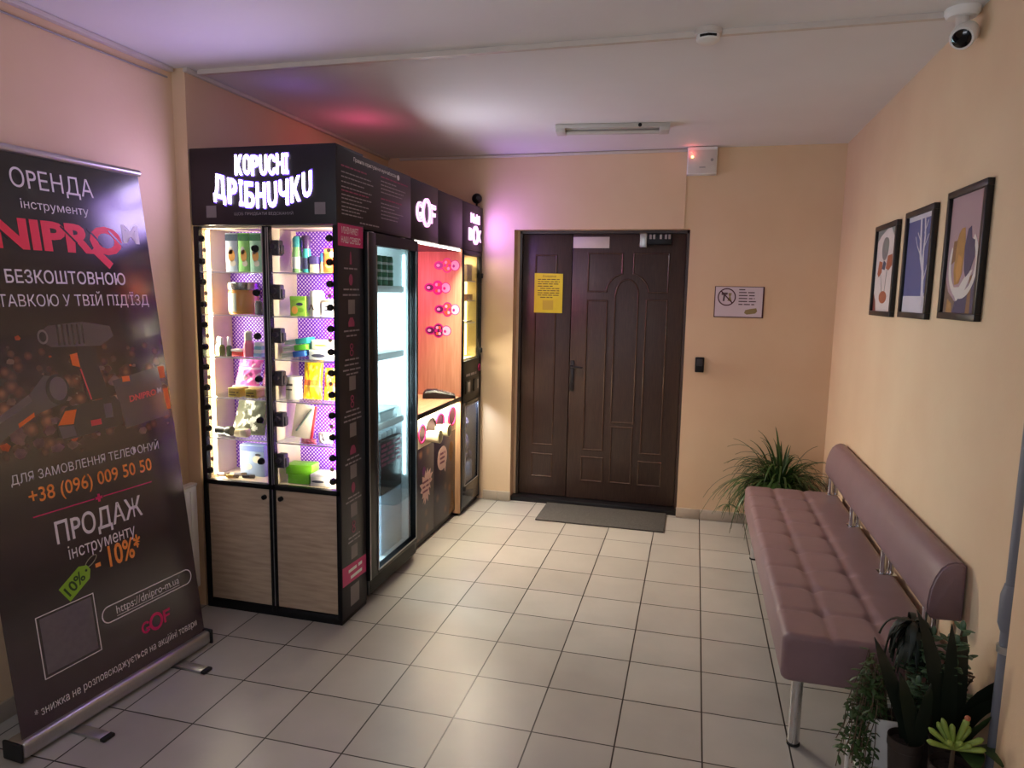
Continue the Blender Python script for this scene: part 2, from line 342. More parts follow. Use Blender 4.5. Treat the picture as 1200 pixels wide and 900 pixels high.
# ------------------------------------------------------------------ door
door = thing('door_1', 'dark brown double door with arched panel mouldings', 'door', (-0.78, YD, 0), kind='structure')
b = MB(); b.box(DX0 + 0.019, DX0 + 0.037, YD - 0.02, YD + 0.09, 0.035, DZ); b.box(DX1 - 0.02, DX1, YD - 0.02, YD + 0.09, 0.035, DZ); b.box(DX0 + 0.019, DX1, YD - 0.02, YD + 0.09, DZ - 0.02, DZ)
b.part('door_frame', m_door, door)
def seam(b, poly, r=0.0065, closed=True):
    pts = [V((p[0], YD, p[1])) for p in poly]
    if closed: pts.append(pts[0])
    for i in range(len(pts) - 1):
        b.tube([pts[i], pts[i + 1]], r, 8)
    for p in pts: b.sphere(p, r, nu=8, nv=6)
def rectp(x0, x1, z0, z1): return [(x0, z0), (x1, z0), (x1, z1), (x0, z1)]
def arc(cx, cz, r, a0, a1, n=10, rz=None): return [(cx + r * math.cos(a0 + (a1 - a0) * i / n), cz + (rz or r) * math.sin(a0 + (a1 - a0) * i / n)) for i in range(n + 1)]
leafs = MB().box(DX0 + 0.039, -0.996, YD, YD + 0.06, 0.04, DZ - 0.022, 0.003).part('door_leaf', m_door, door)
b = MB(); seam(b, rectp(-1.265, -1.11, 0.435, 1.86)); seam(b, rectp(-1.265, -1.11, 0.185, 0.36)); b.part('moulding', m_mould, leafs)
leafb = MB().box(-0.990, DX1 - 0.022, YD - 0.008, YD + 0.06, 0.04, DZ - 0.022, 0.003).part('door_leaf', m_door, door)
b = MB(); YDs = YD; YD = YD - 0.008; cxm = -0.585
seam(b, [(-0.872, 1.875), (-0.625, 1.875), (-0.625, 1.735)] + arc(cxm, 1.60, 0.15, math.radians(105), math.radians(180), 8, 0.135) + [(-0.735, 1.60), (-0.872, 1.60)])
seam(b, [(-0.30, 1.875), (-0.545, 1.875), (-0.545, 1.735)] + arc(cxm, 1.60, 0.15, math.radians(75), 0, 8, 0.135) + [(-0.435, 1.60), (-0.30, 1.60)])
seam(b, rectp(-0.873, -0.728, 0.42, 1.535)); seam(b, rectp(-0.445, -0.299, 0.42, 1.545))
seam(b, rectp(-0.880, -0.722, 0.18, 0.362)); seam(b, rectp(-0.456, -0.292, 0.18, 0.358))
seam(b, [(-0.67, 0.64), (-0.505, 0.64), (-0.505, 1.585)] + arc(cxm, 1.585, 0.08, 0, PI, 12, 0.105) + [(-0.67, 1.585)])
seam(b, rectp(-0.664, -0.51, 0.183, 0.606)); YD = YDs
b.part('moulding', m_mould, leafb)
b = MB(); yh = YD - 0.008
b.box(-0.987, -0.955, yh - 0.008, yh, 0.86, 1.09, 0.004); b.tube([(-0.970, yh - 0.005, 1.045), (-0.970, yh - 0.048, 1.045)], 0.010, 12)
b.tube([(-0.972, yh - 0.048, 1.045), (-0.930, yh - 0.05, 1.046), (-0.885, yh - 0.046, 1.040)], [0.010, 0.008, 0.007], 10)
b.tube([(-0.970, yh - 0.006, 0.925), (-0.970, yh - 0.014, 0.925)], 0.011, 14)
b.part('handle', m_bronze, leafb)
# papers and fittings on the door
b = MB(); Yp = YD - 0.0075; O = V((-1.272, Yp - 0.0005, 1.437)); b.prism([(0, 0), (0.214, 0), (0.214, 0.288), (0, 0.292)], O, EX, EZ, 0.0015, 0)
O2 = O + V((0, -0.0015, 0)); r2 = random.Random(3)
b.text('Оголошення', 0.10, 0.016, O2 + V((0.062, 0, 0.262)), EX, EZ, 0.0003, 1)
for i in range(9):
    v = 0.243 - i * 0.0165; b.words(0.025 + (0.02 if i in (4, 8) else 0), 0.19 - (0.05 if i in (3, 8) else 0), v, 0.0095, O2, EX, EZ, r2, 1, 0.0003)
b.rect(0.065, 0.145, 0.022, 0.092, O2, EX, EZ, 0.0003, 2)
b.one('paper_notice', 'yellow printed paper notice taped to the narrow door leaf', 'notice', [mat('yellow_paper', (222, 216, 52), 0.7, var=0.06), mat('black_ink', (56, 50, 30), 0.7), mat('yellow_blank', (196, 184, 60), 0.7)], O)
MB().box(-0.989, -0.725, YD - 0.011, YD - 0.008, 1.911, 1.992, 0.001).one('blank_plate', 'blank white label strip at the top of the dark door', 'plate', m_offw, (-0.86, YD - 0.011, 1.95))
cl = thing('door_closer', 'black box with metal bracket over the dark door, top right', 'door closer', (-0.40, YD - 0.02, 1.93))
MB().box(-0.455, -0.285, YD - 0.055, YD - 0.008, 1.935, 2.01, 0.004).part('lock_body', m_blackm, cl)
b = MB(); b.box(-0.505, -0.457, YD - 0.06, YD - 0.008, 1.915, 2.012, 0.003, M=None); b.tube([(-0.48, YD - 0.06, 1.94), (-0.48, YD - 0.066, 1.94)], 0.008, 10); b.part('bracket', m_alu, cl)
for x in (-0.44, -0.415, -0.37, -0.335, -0.31): MB().box(x, x + 0.016, YD - 0.058, YD - 0.054, 1.972, 2.004, 0.001).part('contact', m_grey, cl)
mt = MB().box(-1.118, -0.233, 0.232, 0.70, 0.001, 0.012, 0.004).one('door_mat', 'charcoal ribbed mat on the floor in front of the door', 'mat', m_mat, (-0.67, 0.46, 0))

# ------------------------------------------------------------------ fittings on the end wall and ceiling
b = MB(); O = V((0.02, YB - 0.006, 1.44)); b.box(0.02, 0.342, YB - 0.006, YB, 1.44, 1.65, 0.001, 1); b.rect(0.006, 0.312, 0.006, 0.206, O, EX, EZ, 0.0012, 0)
O2 = O + V((0, -0.0014, 0)); r2 = random.Random(5)
b.ringp(0.080, 0.138, 0.060, 0.060, 0.008, O2, EX, EZ, 0.0008, 1); b.line((0.042, 0.178), (0.118, 0.098), 0.008, O2, EX, EZ, 0.001, 1)
b.prism([(0.045, 0.168), (0.085, 0.168), (0.085, 0.155), (0.070, 0.150), (0.066, 0.110), (0.054, 0.110), (0.058, 0.150), (0.045, 0.152)], O2, EX, EZ, 0.0006, 2)
b.prism([(0.088, 0.165), (0.112, 0.165), (0.104, 0.140), (0.114, 0.112), (0.084, 0.112), (0.096, 0.140)], O2, EX, EZ, 0.0006, 3)
for i, (u1, v) in enumerate(((0.20, 0.185), (0.262, 0.166), (0.262, 0.146), (0.262, 0.126), (0.282, 0.106), (0.262, 0.086))):
    b.words(0.158, u1, v, 0.0125, O2, EX, EZ, r2, 2, 0.0005)
b.prism([(0.198, 0.032), (0.205, 0.052), (0.235, 0.060), (0.275, 0.066), (0.282, 0.045), (0.270, 0.030), (0.215, 0.022)], O2, EX, EZ, 0.0006, 3)
b.one('wall_sign', 'pale prohibition sign with a crossed-out circle on the end wall', 'sign', [mat('lilac_white_sheet', (206, 192, 200), 0.5), mat('maroon_edge', (70, 32, 40), 0.5), mat('dark_sign_ink', (84, 66, 72), 0.5), mat('olive_sign_ink', (140, 124, 80), 0.5)], O)
b = MB(); b.box(-0.086, -0.025, YB - 0.024, YB, 1.055, 1.16, 0.006, 0); b.box(-0.075, -0.036, YB - 0.0265, YB - 0.023, 1.10, 1.148, 0.003, 1)
b.one('card_reader', 'small black card reader on the wall right of the door', 'card reader', [m_blackm, m_dark2], (-0.055, YB, 1.1))
cb = thing('control_box', 'white alarm control box high on the end wall with lit indicator', 'control box', (-0.11, YB, 2.39))
MB().box(-0.205, -0.012, YB - 0.075, YB, 2.385, 2.562, 0.006).part('housing', m_white, cb)
b = MB(); b.box(-0.198, -0.018, YB - 0.079, YB - 0.074, 2.39, 2.54, 0.003); b.part('cover', m_offw, cb)
MB().sphere((-0.176, YB - 0.079, 2.520), 0.008).part('indicator', m_ledr, cb, 'red lit indicator'); MB().sphere((-0.172, YB - 0.079, 2.497), 0.008).part('indicator', m_leda, cb, 'amber lit indicator')
b = MB(); b.tube([(-0.045, YB - 0.078, 2.475), (-0.045, YB - 0.081, 2.475)], 0.010, 12); b.part('keyhole', m_grey, cb); b = MB(); b.box(-0.125, -0.085, YB - 0.081, YB - 0.078, 2.425, 2.432); b.part('label_line', m_grey, cb)
point('alarm_red_light', (-0.18, YB - 0.10, 2.52), 0.06, (1, 0.15, 0.15), 0.01)
b = MB(); b.box(-0.215, -0.203, YB - 0.010, YB, 2.035, 2.39, 0.001); b.one('cable_trunking', 'thin vertical cable trunking from the control box down to the door', 'trunking', m_wall, (-0.2, YB, 2.03))
b = MB(); b.box(-2.3, -0.205, YB - 0.016, YB, 2.545, 2.562, 0.002); b.one('cable_trunking', 'thin cable trunking along the top of the end wall', 'trunking', m_offw, (-1.2, YB, 2.55))
b = MB()
pts = [(x, -1.515 + 0.035 * (x + 2.35) / -3.0, HC - 0.011) for x in (-2.36, -1.5, -0.6, 0.2, 0.72)]
for i in range(len(pts) - 1):
    p, q = pts[i], pts[i + 1]; b.add([(p[0], p[1] - 0.011, HC - 0.020), (p[0], p[1] + 0.011, HC - 0.020), (p[0], p[1] + 0.011, HC), (p[0], p[1] - 0.011, HC), (q[0], q[1] - 0.011, HC - 0.020), (q[0], q[1] + 0.011, HC - 0.020), (q[0], q[1] + 0.011, HC), (q[0], q[1] - 0.011, HC)], [(0, 1, 5, 4), (1, 2, 6, 5), (2, 3, 7, 6), (3, 0, 4, 7), (0, 3, 2, 1), (4, 5, 6, 7)])
b.one('ceiling_trunking', 'grey cable trunking running across the ceiling to the camera', 'trunking', m_offw, (-0.8, -1.53, HC))
b = MB(); b.box(XL - 0.07, XL - 0.043, -5.5, -1.58, HC - 0.020, HC - 0.001, 0.002); b.box(XL, XL + 0.022, -1.574, 0.6, HC - 0.020, HC - 0.001, 0.002)
b.one('corner_trunking', 'cable trunking along the top of the left wall', 'trunking', m_offw, (XL, -2.5, HC))
b = MB(); b.tube([(XL - 0.062, y, HC - 0.045 - 0.012 * abs(math.sin(y * 2.1))) for y in [-4.2 + 0.2 * i for i in range(14)]], 0.004, 6)
b.one('loose_cable', 'thin loose cable sagging below the left wall trunking', 'cable', m_grey, (XL, -3, HC - 0.05))
# smoke detector
sd = thing('smoke_detector', 'round white smoke detector hanging on the ceiling trunking', 'smoke detector', (-0.105, -1.545, HC))
MB().lathe([(0.001, 0), (0.050, 0), (0.050, -0.018), (0.046, -0.022), (0.001, -0.022)], (-0.105, -1.555, HC), 28).part('base', m_offw, sd)
MB().lathe([(0.001, 0), (0.043, 0), (0.042, -0.018), (0.030, -0.026), (0.001, -0.027)], (-0.105, -1.555, HC - 0.022), 28).part('sensor_cap', m_white, sd)
b = MB()
for a in (-1.9, -1.2): b.box(-0.016, 0.016, -0.0445, -0.040, -0.034, -0.026, M=Matrix.Translation((-0.105, -1.555, HC)) @ Matrix.Rotation(a + PI / 2, 4, 'Z'))
b.part('vent_slot', m_blackm, sd)
# camera
cc = thing('security_camera', 'white dome security camera in the ceiling corner, right end of trunking', 'camera', (0.735, -1.58, HC))
MB().lathe([(0.001, 0), (0.055, 0), (0.055, -0.015), (0.045, -0.028), (0.001, -0.028)], (0.730, -1.575, HC), 28).part('base', m_white, cc)
ax = V((-0.45, -0.75, -0.55)).normalized(); Mq = ax.to_track_quat('Z', 'Y').to_matrix()
MB().tube([(0.730, -1.575, HC - 0.02), (0.735, -1.585, HC - 0.075)], 0.022, 14).part('arm', m_offw, cc)
cpos = V((0.742, -1.585, HC - 0.085))
MB().lathe([(0.001, -0.045), (0.030, -0.040), (0.040, -0.015), (0.040, 0.035), (0.036, 0.045), (0.001, 0.045)], cpos, 24, 0, Mq).part('housing', m_white, cc)
MB().lathe([(0.001, 0.040), (0.030, 0.040), (0.030, 0.047), (0.018, 0.053), (0.001, 0.055)], cpos, 24, 0, Mq).part('lens', mat('black_lens', (8, 8, 12), 0.08), cc)
# fluorescent fitting
lp = thing('ceiling_lamp', 'unlit grey fluorescent batten on the ceiling near the door', 'lamp', (-0.628, -0.13, HC))
ML = Matrix.Translation((-0.628, -0.128, HC)) @ Matrix.Rotation(0.10, 4, 'Z')
b = MB(); b.box(-0.325, 0.325, -0.055, 0.055, -0.020, 0, 0.003, M=ML); m_lampg = mat('lamp_grey_enamel', (190, 188, 182), 0.5); b.part('housing', m_lampg, lp)
b = MB(); b.box(-0.33, 0.33, 0.052, 0.058, -0.040, -0.002, 0.001, M=ML); b.part('side_rail', m_lampg, lp)
b = MB(); b.box(-0.33, 0.33, -0.058, -0.052, -0.024, -0.002, 0.001, M=ML); b.part('side_rail', m_lampg, lp)
for s_ in (-1, 1): MB().box(s_ * 0.30 - 0.028, s_ * 0.30 + 0.028, -0.056, 0.056, -0.045, -0.015, 0.004, M=ML).part('end_cap', m_lampg, lp)
MB().tube([ML @ V((-0.275, 0.02, -0.034)), ML @ V((0.275, 0.02, -0.034))], 0.011, 14).part('tube', mat('unlit_tube_glass', (196, 192, 186), 0.3), lp)
MB().tube([ML @ V((0.16, -0.057, -0.014)), ML @ V((0.16, -0.063, -0.014))], 0.011, 12).part('starter', m_blackm, lp)

# ------------------------------------------------------------------ radiator behind the banner
rd = thing('radiator', 'white panel radiator half hidden behind the banner', 'radiator', (XL - 0.02, -1.9, 0.12))
b = MB(); b.box(-2.405, -2.395, -2.55, -1.60, 0.12, 0.64, 0.004)
for i in range(24): b.box(-2.398, -2.390, -2.535 + i * 0.0385, -2.515 + i * 0.0385, 0.15, 0.61, 0.004)
b.part('panel', m_white, rd)
b = MB(); b.box(-2.43, -2.392, -2.552, -1.598, 0.628, 0.642, 0.003); b.part('top_grille', m_offw, rd)
for y in (-1.635, -2.5): MB().tube([(-2.415, y, 0.13), (-2.415, y, 0.0)], 0.010, 10).part('pipe', m_offw, rd)

# ------------------------------------------------------------------ glazed showcase cabinet (front of the block)
CX0, CX1, CY0, CY1 = -2.386, -1.645, -1.565, -1.312
SH = [0.655, 0.862, 1.060, 1.255, 1.455, 1.655, 1.855]
XM0, XM1 = -2.022, -1.988
cab = thing('display_cabinet', 'tall black vending showcase with lit shelves and letters on its header', 'vending cabinet', (-2.015, -1.44, 0))
b = MB(); fr = 0.026
for x0, x1 in ((CX0, CX0 + fr), (CX1 - fr + 0.004, CX1)): b.box(x0, x1, CY0, CY0 + 0.03, 0.02, 1.862, 0.002)
b.box(XM0, XM0 + 0.013, CY0, CY0 + 0.03, 0.02, 1.862, 0.002); b.box(XM1 - 0.013, XM1, CY0, CY0 + 0.03, 0.02, 1.862, 0.002)
b.box(CX0, CX1, CY0, CY0 + 0.03, 0.632, 0.655, 0.002); b.box(CX0, CX1, CY0 + 0.001, CY1, 0.0, 0.045, 0.002)
b.part('frame', m_blackm, cab)
b = MB(); b.box(XM0 + 0.014, XM1 - 0.014, CY0 + 0.004, CY0 + 0.01, 0.05, 1.855); b.part('frame_edge', m_alu, cab)
for x in (XM0 - 0.001, XM1 - 0.006): MB().box(x, x + 0.004, CY0 - 0.001, CY0 + 0.002, 0.66, 1.855).part('door_edge', m_alu, cab)
b = MB(); b.box(CX0, CX0 + 0.016, CY0 + 0.03, CY1, 0.02, 0.655); b.box(XM0 + 0.008, XM1 - 0.008, CY0 + 0.03, CY1, 0.045, 1.86); b.box(CX0, CX1 - 0.02, CY1 - 0.012, CY1, 0.045, 0.655)
b.box(CX0 + 0.016, CX1 - 0.02, CY0 + 0.03, CY1 - 0.012, 0.640, 0.654); b.box(CX0 + 0.0, CX1 - 0.02, CY0 + 0.03, CY1, 1.856, 1.866); b.box(CX1 - 0.027, CX1 - 0.0205, CY0 + 0.03, CY1 - 0.012, 0.654, 1.857)
b.part('carcass', m_cream, cab)
MB().box(CX0 + 0.002, CX0 + 0.008, CY0 + 0.03, CY1, 0.655, 1.856).part('side_glass', m_glass, cab)
b = MB(); b.box(CX0 + 0.009, CX0 + 0.016, CY0 + 0.092, CY1 - 0.013, 0.654, 1.856); b.part('side_strip', m_cream, cab)
b = MB(); b.box(CX0 + 0.016, XM0 + 0.008, CY1 - 0.012, CY1 - 0.006, 0.655, 1.856); b.box(XM1 - 0.008, CX1 - 0.02, CY1 - 0.012, CY1 - 0.006, 0.655, 1.856); b.part('back_panel', m_peg, cab)
MB().box(CX1 - 0.02, CX1, CY0 + 0.001, CY1, 0.02, 1.865, 0.001).part('side_panel', m_black, cab)
for bay, (x0, x1) in enumerate(((CX0 + 0.012, XM0 + 0.007), (XM1 - 0.007, CX1 - 0.028))):
    for z in SH[1:-1]:
        s_ = MB().box(x0, x1, CY0 + 0.012, CY1 - 0.013, z - 0.007, z, 0.001).part('shelf', m_shelf, cab)
        MB().box(x0 + 0.012, x1 - 0.004, CY0 + 0.0105, CY0 + 0.0125, z - 0.0055, z - 0.0005).part('shelf_edge', m_white, s_)  # white strip paints the bright highlight along the glass shelf front
MB().box(CX0 + 0.010, CX0 + 0.020, CY0 + 0.070, CY0 + 0.090, 0.66, 1.85, 0.002).part('led_strip', m_led, cab)
# cell doors with black hinges, locks and small stickers
m_sticker = mat('tan_price_sticker', (196, 170, 140), 0.6, var=0.15, vscale=160)
m_lock = mat('dark_lock_box', (52, 46, 60), 0.45)
for bay, (x0, x1) in enumerate(((CX0 + 0.027, XM0 - 0.001), (XM1 + 0.001, CX1 - 0.024))):
    for i in range(6):
        z0, z1 = SH[i] + 0.006, SH[i + 1] - 0.010
        g = MB().box(x0, x1, CY0 + 0.003, CY0 + 0.008, z0, z1, 0.001).part('glass_door', m_glass, cab)
        xh = x0 + 0.017 if bay == 0 else x1 - 0.012
        for zz in (z0 + 0.040, z1 - 0.040):
            q = MB(); q.lathe([(0.001, 0.020), (0.012, 0.018), (0.0165, 0.008), (0.0165, 0.0)], (xh, CY0 + 0.003, zz), 14, 0, Matrix.Rotation(PI / 2, 3, 'X'))
            q.box(xh - (0.014 if bay == 0 else 0.004), xh + (0.004 if bay == 0 else 0.014), CY0 - 0.004, CY0 + 0.012, zz - 0.009, zz + 0.009, 0.003); q.part('hinge', m_blackm, g)
        q = MB(); q.tube([(xh + (0.012 if bay == 0 else -0.006), CY0 + 0.0028, (z0 + z1) / 2), (xh + (0.012 if bay == 0 else -0.006), CY0 + 0.0018, (z0 + z1) / 2)], 0.010, 16); q.part('sticker', m_sticker, g)
        if bay == 0:
            xl = x1 - 0.033
            q = MB(); q.lathe([(0.001, 0.020), (0.013, 0.018), (0.0165, 0.006), (0.0165, 0.0)], (xl, CY0 + 0.003, z1 - 0.085), 16, 0, Matrix.Rotation(PI / 2, 3, 'X')); q.part('lock_knob', m_blackm, g)
        q = MB(); xk = (x1 - 0.010) if bay == 0 else (x0 + 0.008)
        if bay == 1:
            q.box(xk - 0.006, xk + 0.036, CY0 + 0.012, CY0 + 0.05, z1 - 0.115, z1 - 0.045, 0.006); q.box(xk, xk + 0.044, CY0 + 0.02, CY0 + 0.045, z1 - 0.108, z1 - 0.066, 0.004)
            q.tube([(xk + 0.012, CY0 + 0.012, z1 - 0.075), (xk + 0.012, CY0 - 0.006, z1 - 0.075)], 0.012, 14)
            q.part('lock', m_lock, cab)
for x0, x1, xk in ((CX0 + 0.028, XM0 - 0.002, XM0 - 0.025), (XM1 + 0.002, CX1 - 0.024, XM1 + 0.03)):
    d_ = MB().box(x0, x1, CY0 + 0.004, CY0 + 0.020, 0.050, 0.630, 0.0015).part('cupboard_door', m_wood, cab)
    MB().lathe([(0.001, 0.016), (0.011, 0.014), (0.012, 0.0)], (xk, CY0 + 0.004, 0.592), 16, 0, Matrix.Rotation(PI / 2, 3, 'X')).part('knob', m_blackm, d_)
# header with letters
hd = MB().box(CX0 - 0.004, CX1, CY0, CY1 + 0.01, 1.866, 2.212, 0.003).part('header', m_panel, cab)
O = V((0, CY0, 0))
def litword(b, chars, place, m=0, bold=0.035):
    for ch, (u, v, w_, h_, rot) in zip(chars, place):
        X = (EX * math.cos(rot) + EZ * math.sin(rot)); Y = EZ
        b.text(ch, w_, h_, O + EX * u + EZ * v + V((0, -0.001, 0)), X, Y, 0.001, m, bold=bold, ext=0.5, depth=0.012)
def both(chars, place):
    b = MB(); litword(b, chars, place, 0, 0.018); b.part('lettering', m_lit, hd)
    b = MB(); pl = [(u - 0.005, v - 0.005, w_ + 0.010, h_ + 0.010, r_) for u, v, w_, h_, r_ in place]
    for ch, (u, v, w_, h_, rot) in zip(chars, pl):
        X = (EX * math.cos(rot) + EZ * math.sin(rot)); Y = EZ
        b.text(ch, w_, h_, O + EX * u + EZ * v + V((0, -0.0004, 0)), X, Y, 0.0004, 0, bold=0.05)
    b.part('lettering_glow', m_glow, hd)
wd = 0.042; xs = [-2.146 + i * 0.0424 for i in range(7)]
both('КОРUСНІ', [(xs[i], 2.083 + 0.004 * (0 if 1 < i < 5 else 1), 0.035 if i < 6 else 0.015, 0.088, 0.0) for i in range(7)])
word = 'ДРІБНUЧКU'; u = -2.262; place = []
for i, ch in enumerate(word):
    w_ = {'Д': 0.062, 'І': 0.016}.get(ch, 0.045); uc = u + w_ / 2; t = (uc + 2.0) / 0.26
    v = 1.940 + 0.056 * t * t; h_ = 0.112 - 0.004 * t
    place.append((u, v - (0.012 if ch == 'Д' else 0), w_, h_ + (0.012 if ch == 'Д' else 0), 0.30 * t)); u += w_ + 0.0135
both(word, place)
b = MB(); b.text('ЩОБ ПРИДБАТИ ВІДСКАНУЙ', 0.302, 0.019, V((-2.16, CY0, 1.907)), EX, EZ, 0.0008); b.part('lettering', m_textg, hd)
b = MB(); b.rect(-2.309, -2.256, 1.900, 1.954, V((0, CY0, 0)), EX, EZ, 0.0008); b.part('blank_label', m_blank, hd); b = MB(); b.rect(-1.751, -1.698, 1.910, 1.962, V((0, CY0, 0)), EX, EZ, 0.0008); b.part('blank_label', m_blank, hd)
# side strip with printed services
O = V((CX1, 0, 0))
sp = MB().box(CX1, CX1 + 0.0015, CY0 + 0.004, CY1, 0.02, 1.865, 0.0003).part('printed_side', m_panel, cab)
O = V((CX1 + 0.0015, 0, 0))
b = MB(); b.rect(-1.558, -1.318, 1.776, 1.874, O, EY, EZ, 0.0008); b.part('pink_panel', m_pink, sp); b = MB(); b.prism([(-1.558, 0.185), (-1.318, 0.175), (-1.318, 0.265), (-1.558, 0.278)], O, EY, EZ, 0.0008); b.part('pink_panel', m_pink, sp)
b = MB(); b.text('МІНІМАРКЕТ', 0.160, 0.030, O + V((0, -1.525, 1.832)), EY, EZ, 0.0014, bold=0.01); b.part('lettering', m_text, sp); b = MB(); b.text('НАШ СЕРВІС', 0.185, 0.030, O + V((0, -1.530, 1.790)), EY, EZ, 0.0014, bold=0.01)
b.part('lettering', m_text, sp); b = MB(); r2 = random.Random(11)
b.words(-1.50, -1.36, 0.234, 0.026, O, EY, EZ, r2, 0, 0.0012); b.words(-1.48, -1.35, 0.198, 0.026, O, EY, EZ, r2, 0, 0.0012)
b.part('small_print', m_text, sp)
bi = MB(); bt = MB(); bq = MB()
def icon(z, k):
    if k == 0: bi.prism([(-1.452, z - 0.028), (-1.432, z - 0.028), (-1.434, z + 0.01), (-1.439, z + 0.03), (-1.445, z + 0.03), (-1.450, z + 0.01)], O, EY, EZ, 0.0006)
    elif k == 1: bi.disc(-1.442, z, 0.018, 0.026, O, EY, EZ, 0.0006)
    elif k == 2: bi.prism([(-1.47, z - 0.02), (-1.412, z - 0.02), (-1.412, z), (-1.428, z + 0.022), (-1.454, z + 0.022), (-1.47, z)], O, EY, EZ, 0.0006)
    else: bi.ringp(-1.442, z + 0.014, 0.016, 0.014, 0.006, O, EY, EZ, 0.0006); bi.ringp(-1.442, z - 0.016, 0.018, 0.016, 0.006, O, EY, EZ, 0.0006)
rows = [(1.725, 0, (1.680,), None), (1.627, 1, (1.585, 1.560), 1.536), (1.432, 2, (1.395, 1.372), None), (1.306, 3, (1.262, 1.238, 1.214, 1.194), 1.180), (1.062, 3, (1.020, 0.998, 0.976), 0.957), (0.827, 2, (0.792, 0.770), 0.755), (0.643, 1, (0.604, 0.585), 0.566), (0.451, 3, (0.405, 0.385), 0.358)]
for z, k, ts, q in rows:
    icon(z, k)
    for t in ts:
        hw = r2.uniform(0.05, 0.09); bt.words(-1.437 - hw, -1.437 + hw, t - 0.006, 0.012, O, EY, EZ, r2)
    bt.part('small_print', m_textg, sp); bi.part('icon', m_textr, sp); bt = MB(); bi = MB()
    if q: MB().rect(-1.470, -1.406, q - 0.066, q, O, EY, EZ, 0.0006).part('blank_label', m_blank, sp)
MB().rect(-1.482, -1.393, 0.060, 0.158, O, EY, EZ, 0.0006).part('blank_label', m_blank, sp)

# ------------------------------------------------------------------ information board over the fridge
ib = thing('information_board', 'dark board of printed instructions above the glass fridge', 'board', (-1.75, -1.0, 1.866))
MB().box(-1.95, -1.645, -1.300, -0.732, 1.868, 2.202, 0.003).part('board', m_panel, ib)
MB().box(-1.6448, -1.6435, -1.556, -0.735, 1.880, 2.200, 0.0004).part('printed_face', m_panel, ib)
O = V((-1.6435, 0, 0)); r2 = random.Random(21)
b = MB(); b.text('Правила користування мультибоксом', 0.47, 0.024, O + V((0, -1.402, 2.158)), EY, EZ, bold=0.012); b.disc(-0.905, 2.168, 0.016, 0.014, O, EY, EZ, 0.0006, n=16); b.part('title', m_text, ib)
b = MB()
for u0, u1, zs in ((-1.52, -1.2, (2.098, 2.078, 2.056, 2.034)), (-1.52, -1.19, (2.000, 1.984, 1.966, 1.948, 1.932, 1.916)), (-1.115, -0.77, (2.118, 2.100, 2.082, 2.064)), (-1.115, -0.80, (2.010, 1.992, 1.974, 1.956, 1.938))):
    for i, z in enumerate(zs): b.words(u0, u1 - r2.uniform(0.0, 0.16), z, 0.0085, O, EY, EZ, r2)
b.words(-1.346, -1.138, 1.890, 0.010, O, EY, EZ, r2); b.part('small_print', m_textg, ib)
b = MB(); b.words(-1.52, -1.27, 2.124, 0.011, O, EY, EZ, r2); b.words(-1.52, -1.25, 2.018, 0.010, O, EY, EZ, r2); b.words(-1.115, -0.78, 2.138, 0.011, O, EY, EZ, r2); b.words(-1.115, -0.86, 2.032, 0.010, O, EY, EZ, r2); b.part('headings', m_textr, ib)

# ------------------------------------------------------------------ refrigerator
FY0, FY1 = -1.306, -0.662
fg = thing('refrigerator', 'tall black glass-door fridge glowing white inside', 'refrigerator', (-1.95, -0.985, 0))
m_fin = mat('fridge_white_liner', (232, 238, 240), 0.4, var=0.02)
b = MB(); b.box(-2.32, -1.672, FY0, FY0 + 0.035, 0.05, 1.862); b.box(-2.32, -1.672, FY1 - 0.035, FY1, 0.05, 1.862); b.box(-2.32, -2.29, FY0, FY1, 0.05, 1.862); b.box(-2.32, -1.672, FY0, FY1, 1.835, 1.862); b.box(-2.32, -1.672, FY0, FY1, 0.05, 0.115)
b.part('body', m_blackm, fg)
b = MB(); b.box(-2.29, -1.676, FY0 + 0.035, FY0 + 0.042, 0.115, 1.835); b.box(-2.29, -1.676, FY1 - 0.042, FY1 - 0.035, 0.115, 1.835); b.box(-2.29, -2.282, FY0 + 0.035, FY1 - 0.035, 0.115, 1.835); b.box(-2.29, -1.676, FY0 + 0.035, FY1 - 0.035, 1.827, 1.835); b.box(-2.29, -1.676, FY0 + 0.035, FY1 - 0.035, 0.115, 0.123)
b.part('liner', m_fin, fg)
GY0, GY1, GZ0, GZ1 = -1.205, -0.700, 0.140, 1.800
b = MB(); X0, X1 = -1.668, -1.628
b.box(X0, X1, FY0 + 0.004, GY0, 0.115, 1.858, 0.003); b.box(X0, X1, GY1, FY1 - 0.004, 0.115, 1.858, 0.003); b.box(X0, X1, GY0, GY1, GZ1, 1.858); b.box(X0, X1, GY0, GY1, 0.115, GZ0)
dr = b.part('door', m_blackm, fg)
MB().box(-1.650, -1.645, GY0, GY1, GZ0, GZ1).part('pane', m_fglass, dr)
b = MB(); b.box(X1, X1 + 0.003, GY0 - 0.004, GY0 + 0.004, GZ0, GZ1); b.box(X1, X1 + 0.003, GY1 - 0.004, GY1 + 0.004, GZ0, GZ1); b.box(X1, X1 + 0.003, GY0, GY1, GZ0 - 0.004, GZ0 + 0.004); b.part('pane_trim', m_alu, dr)
b = MB(); b.box(X1, X1 + 0.004, FY0 + 0.004, FY0 + 0.010, 0.12, 1.855); b.part('edge_strip', m_alu, dr)
b = MB(); b.box(-1.69, -1.640, FY0 + 0.006, FY1 - 0.006, 0.035, 0.112, 0.004)
for i in range(6): b.box(-1.642, -1.637, FY0 + 0.03, FY1 - 0.03, 0.045 + i * 0.010, 0.050 + i * 0.010)
b.part('kick_grille', m_black, fg)
b = MB()
for y in (FY0 + 0.06, FY1 - 0.06):
    for x in (-2.27, -1.72): b.tube([(x, y, 0.052), (x, y, 0.0)], 0.018, 12)
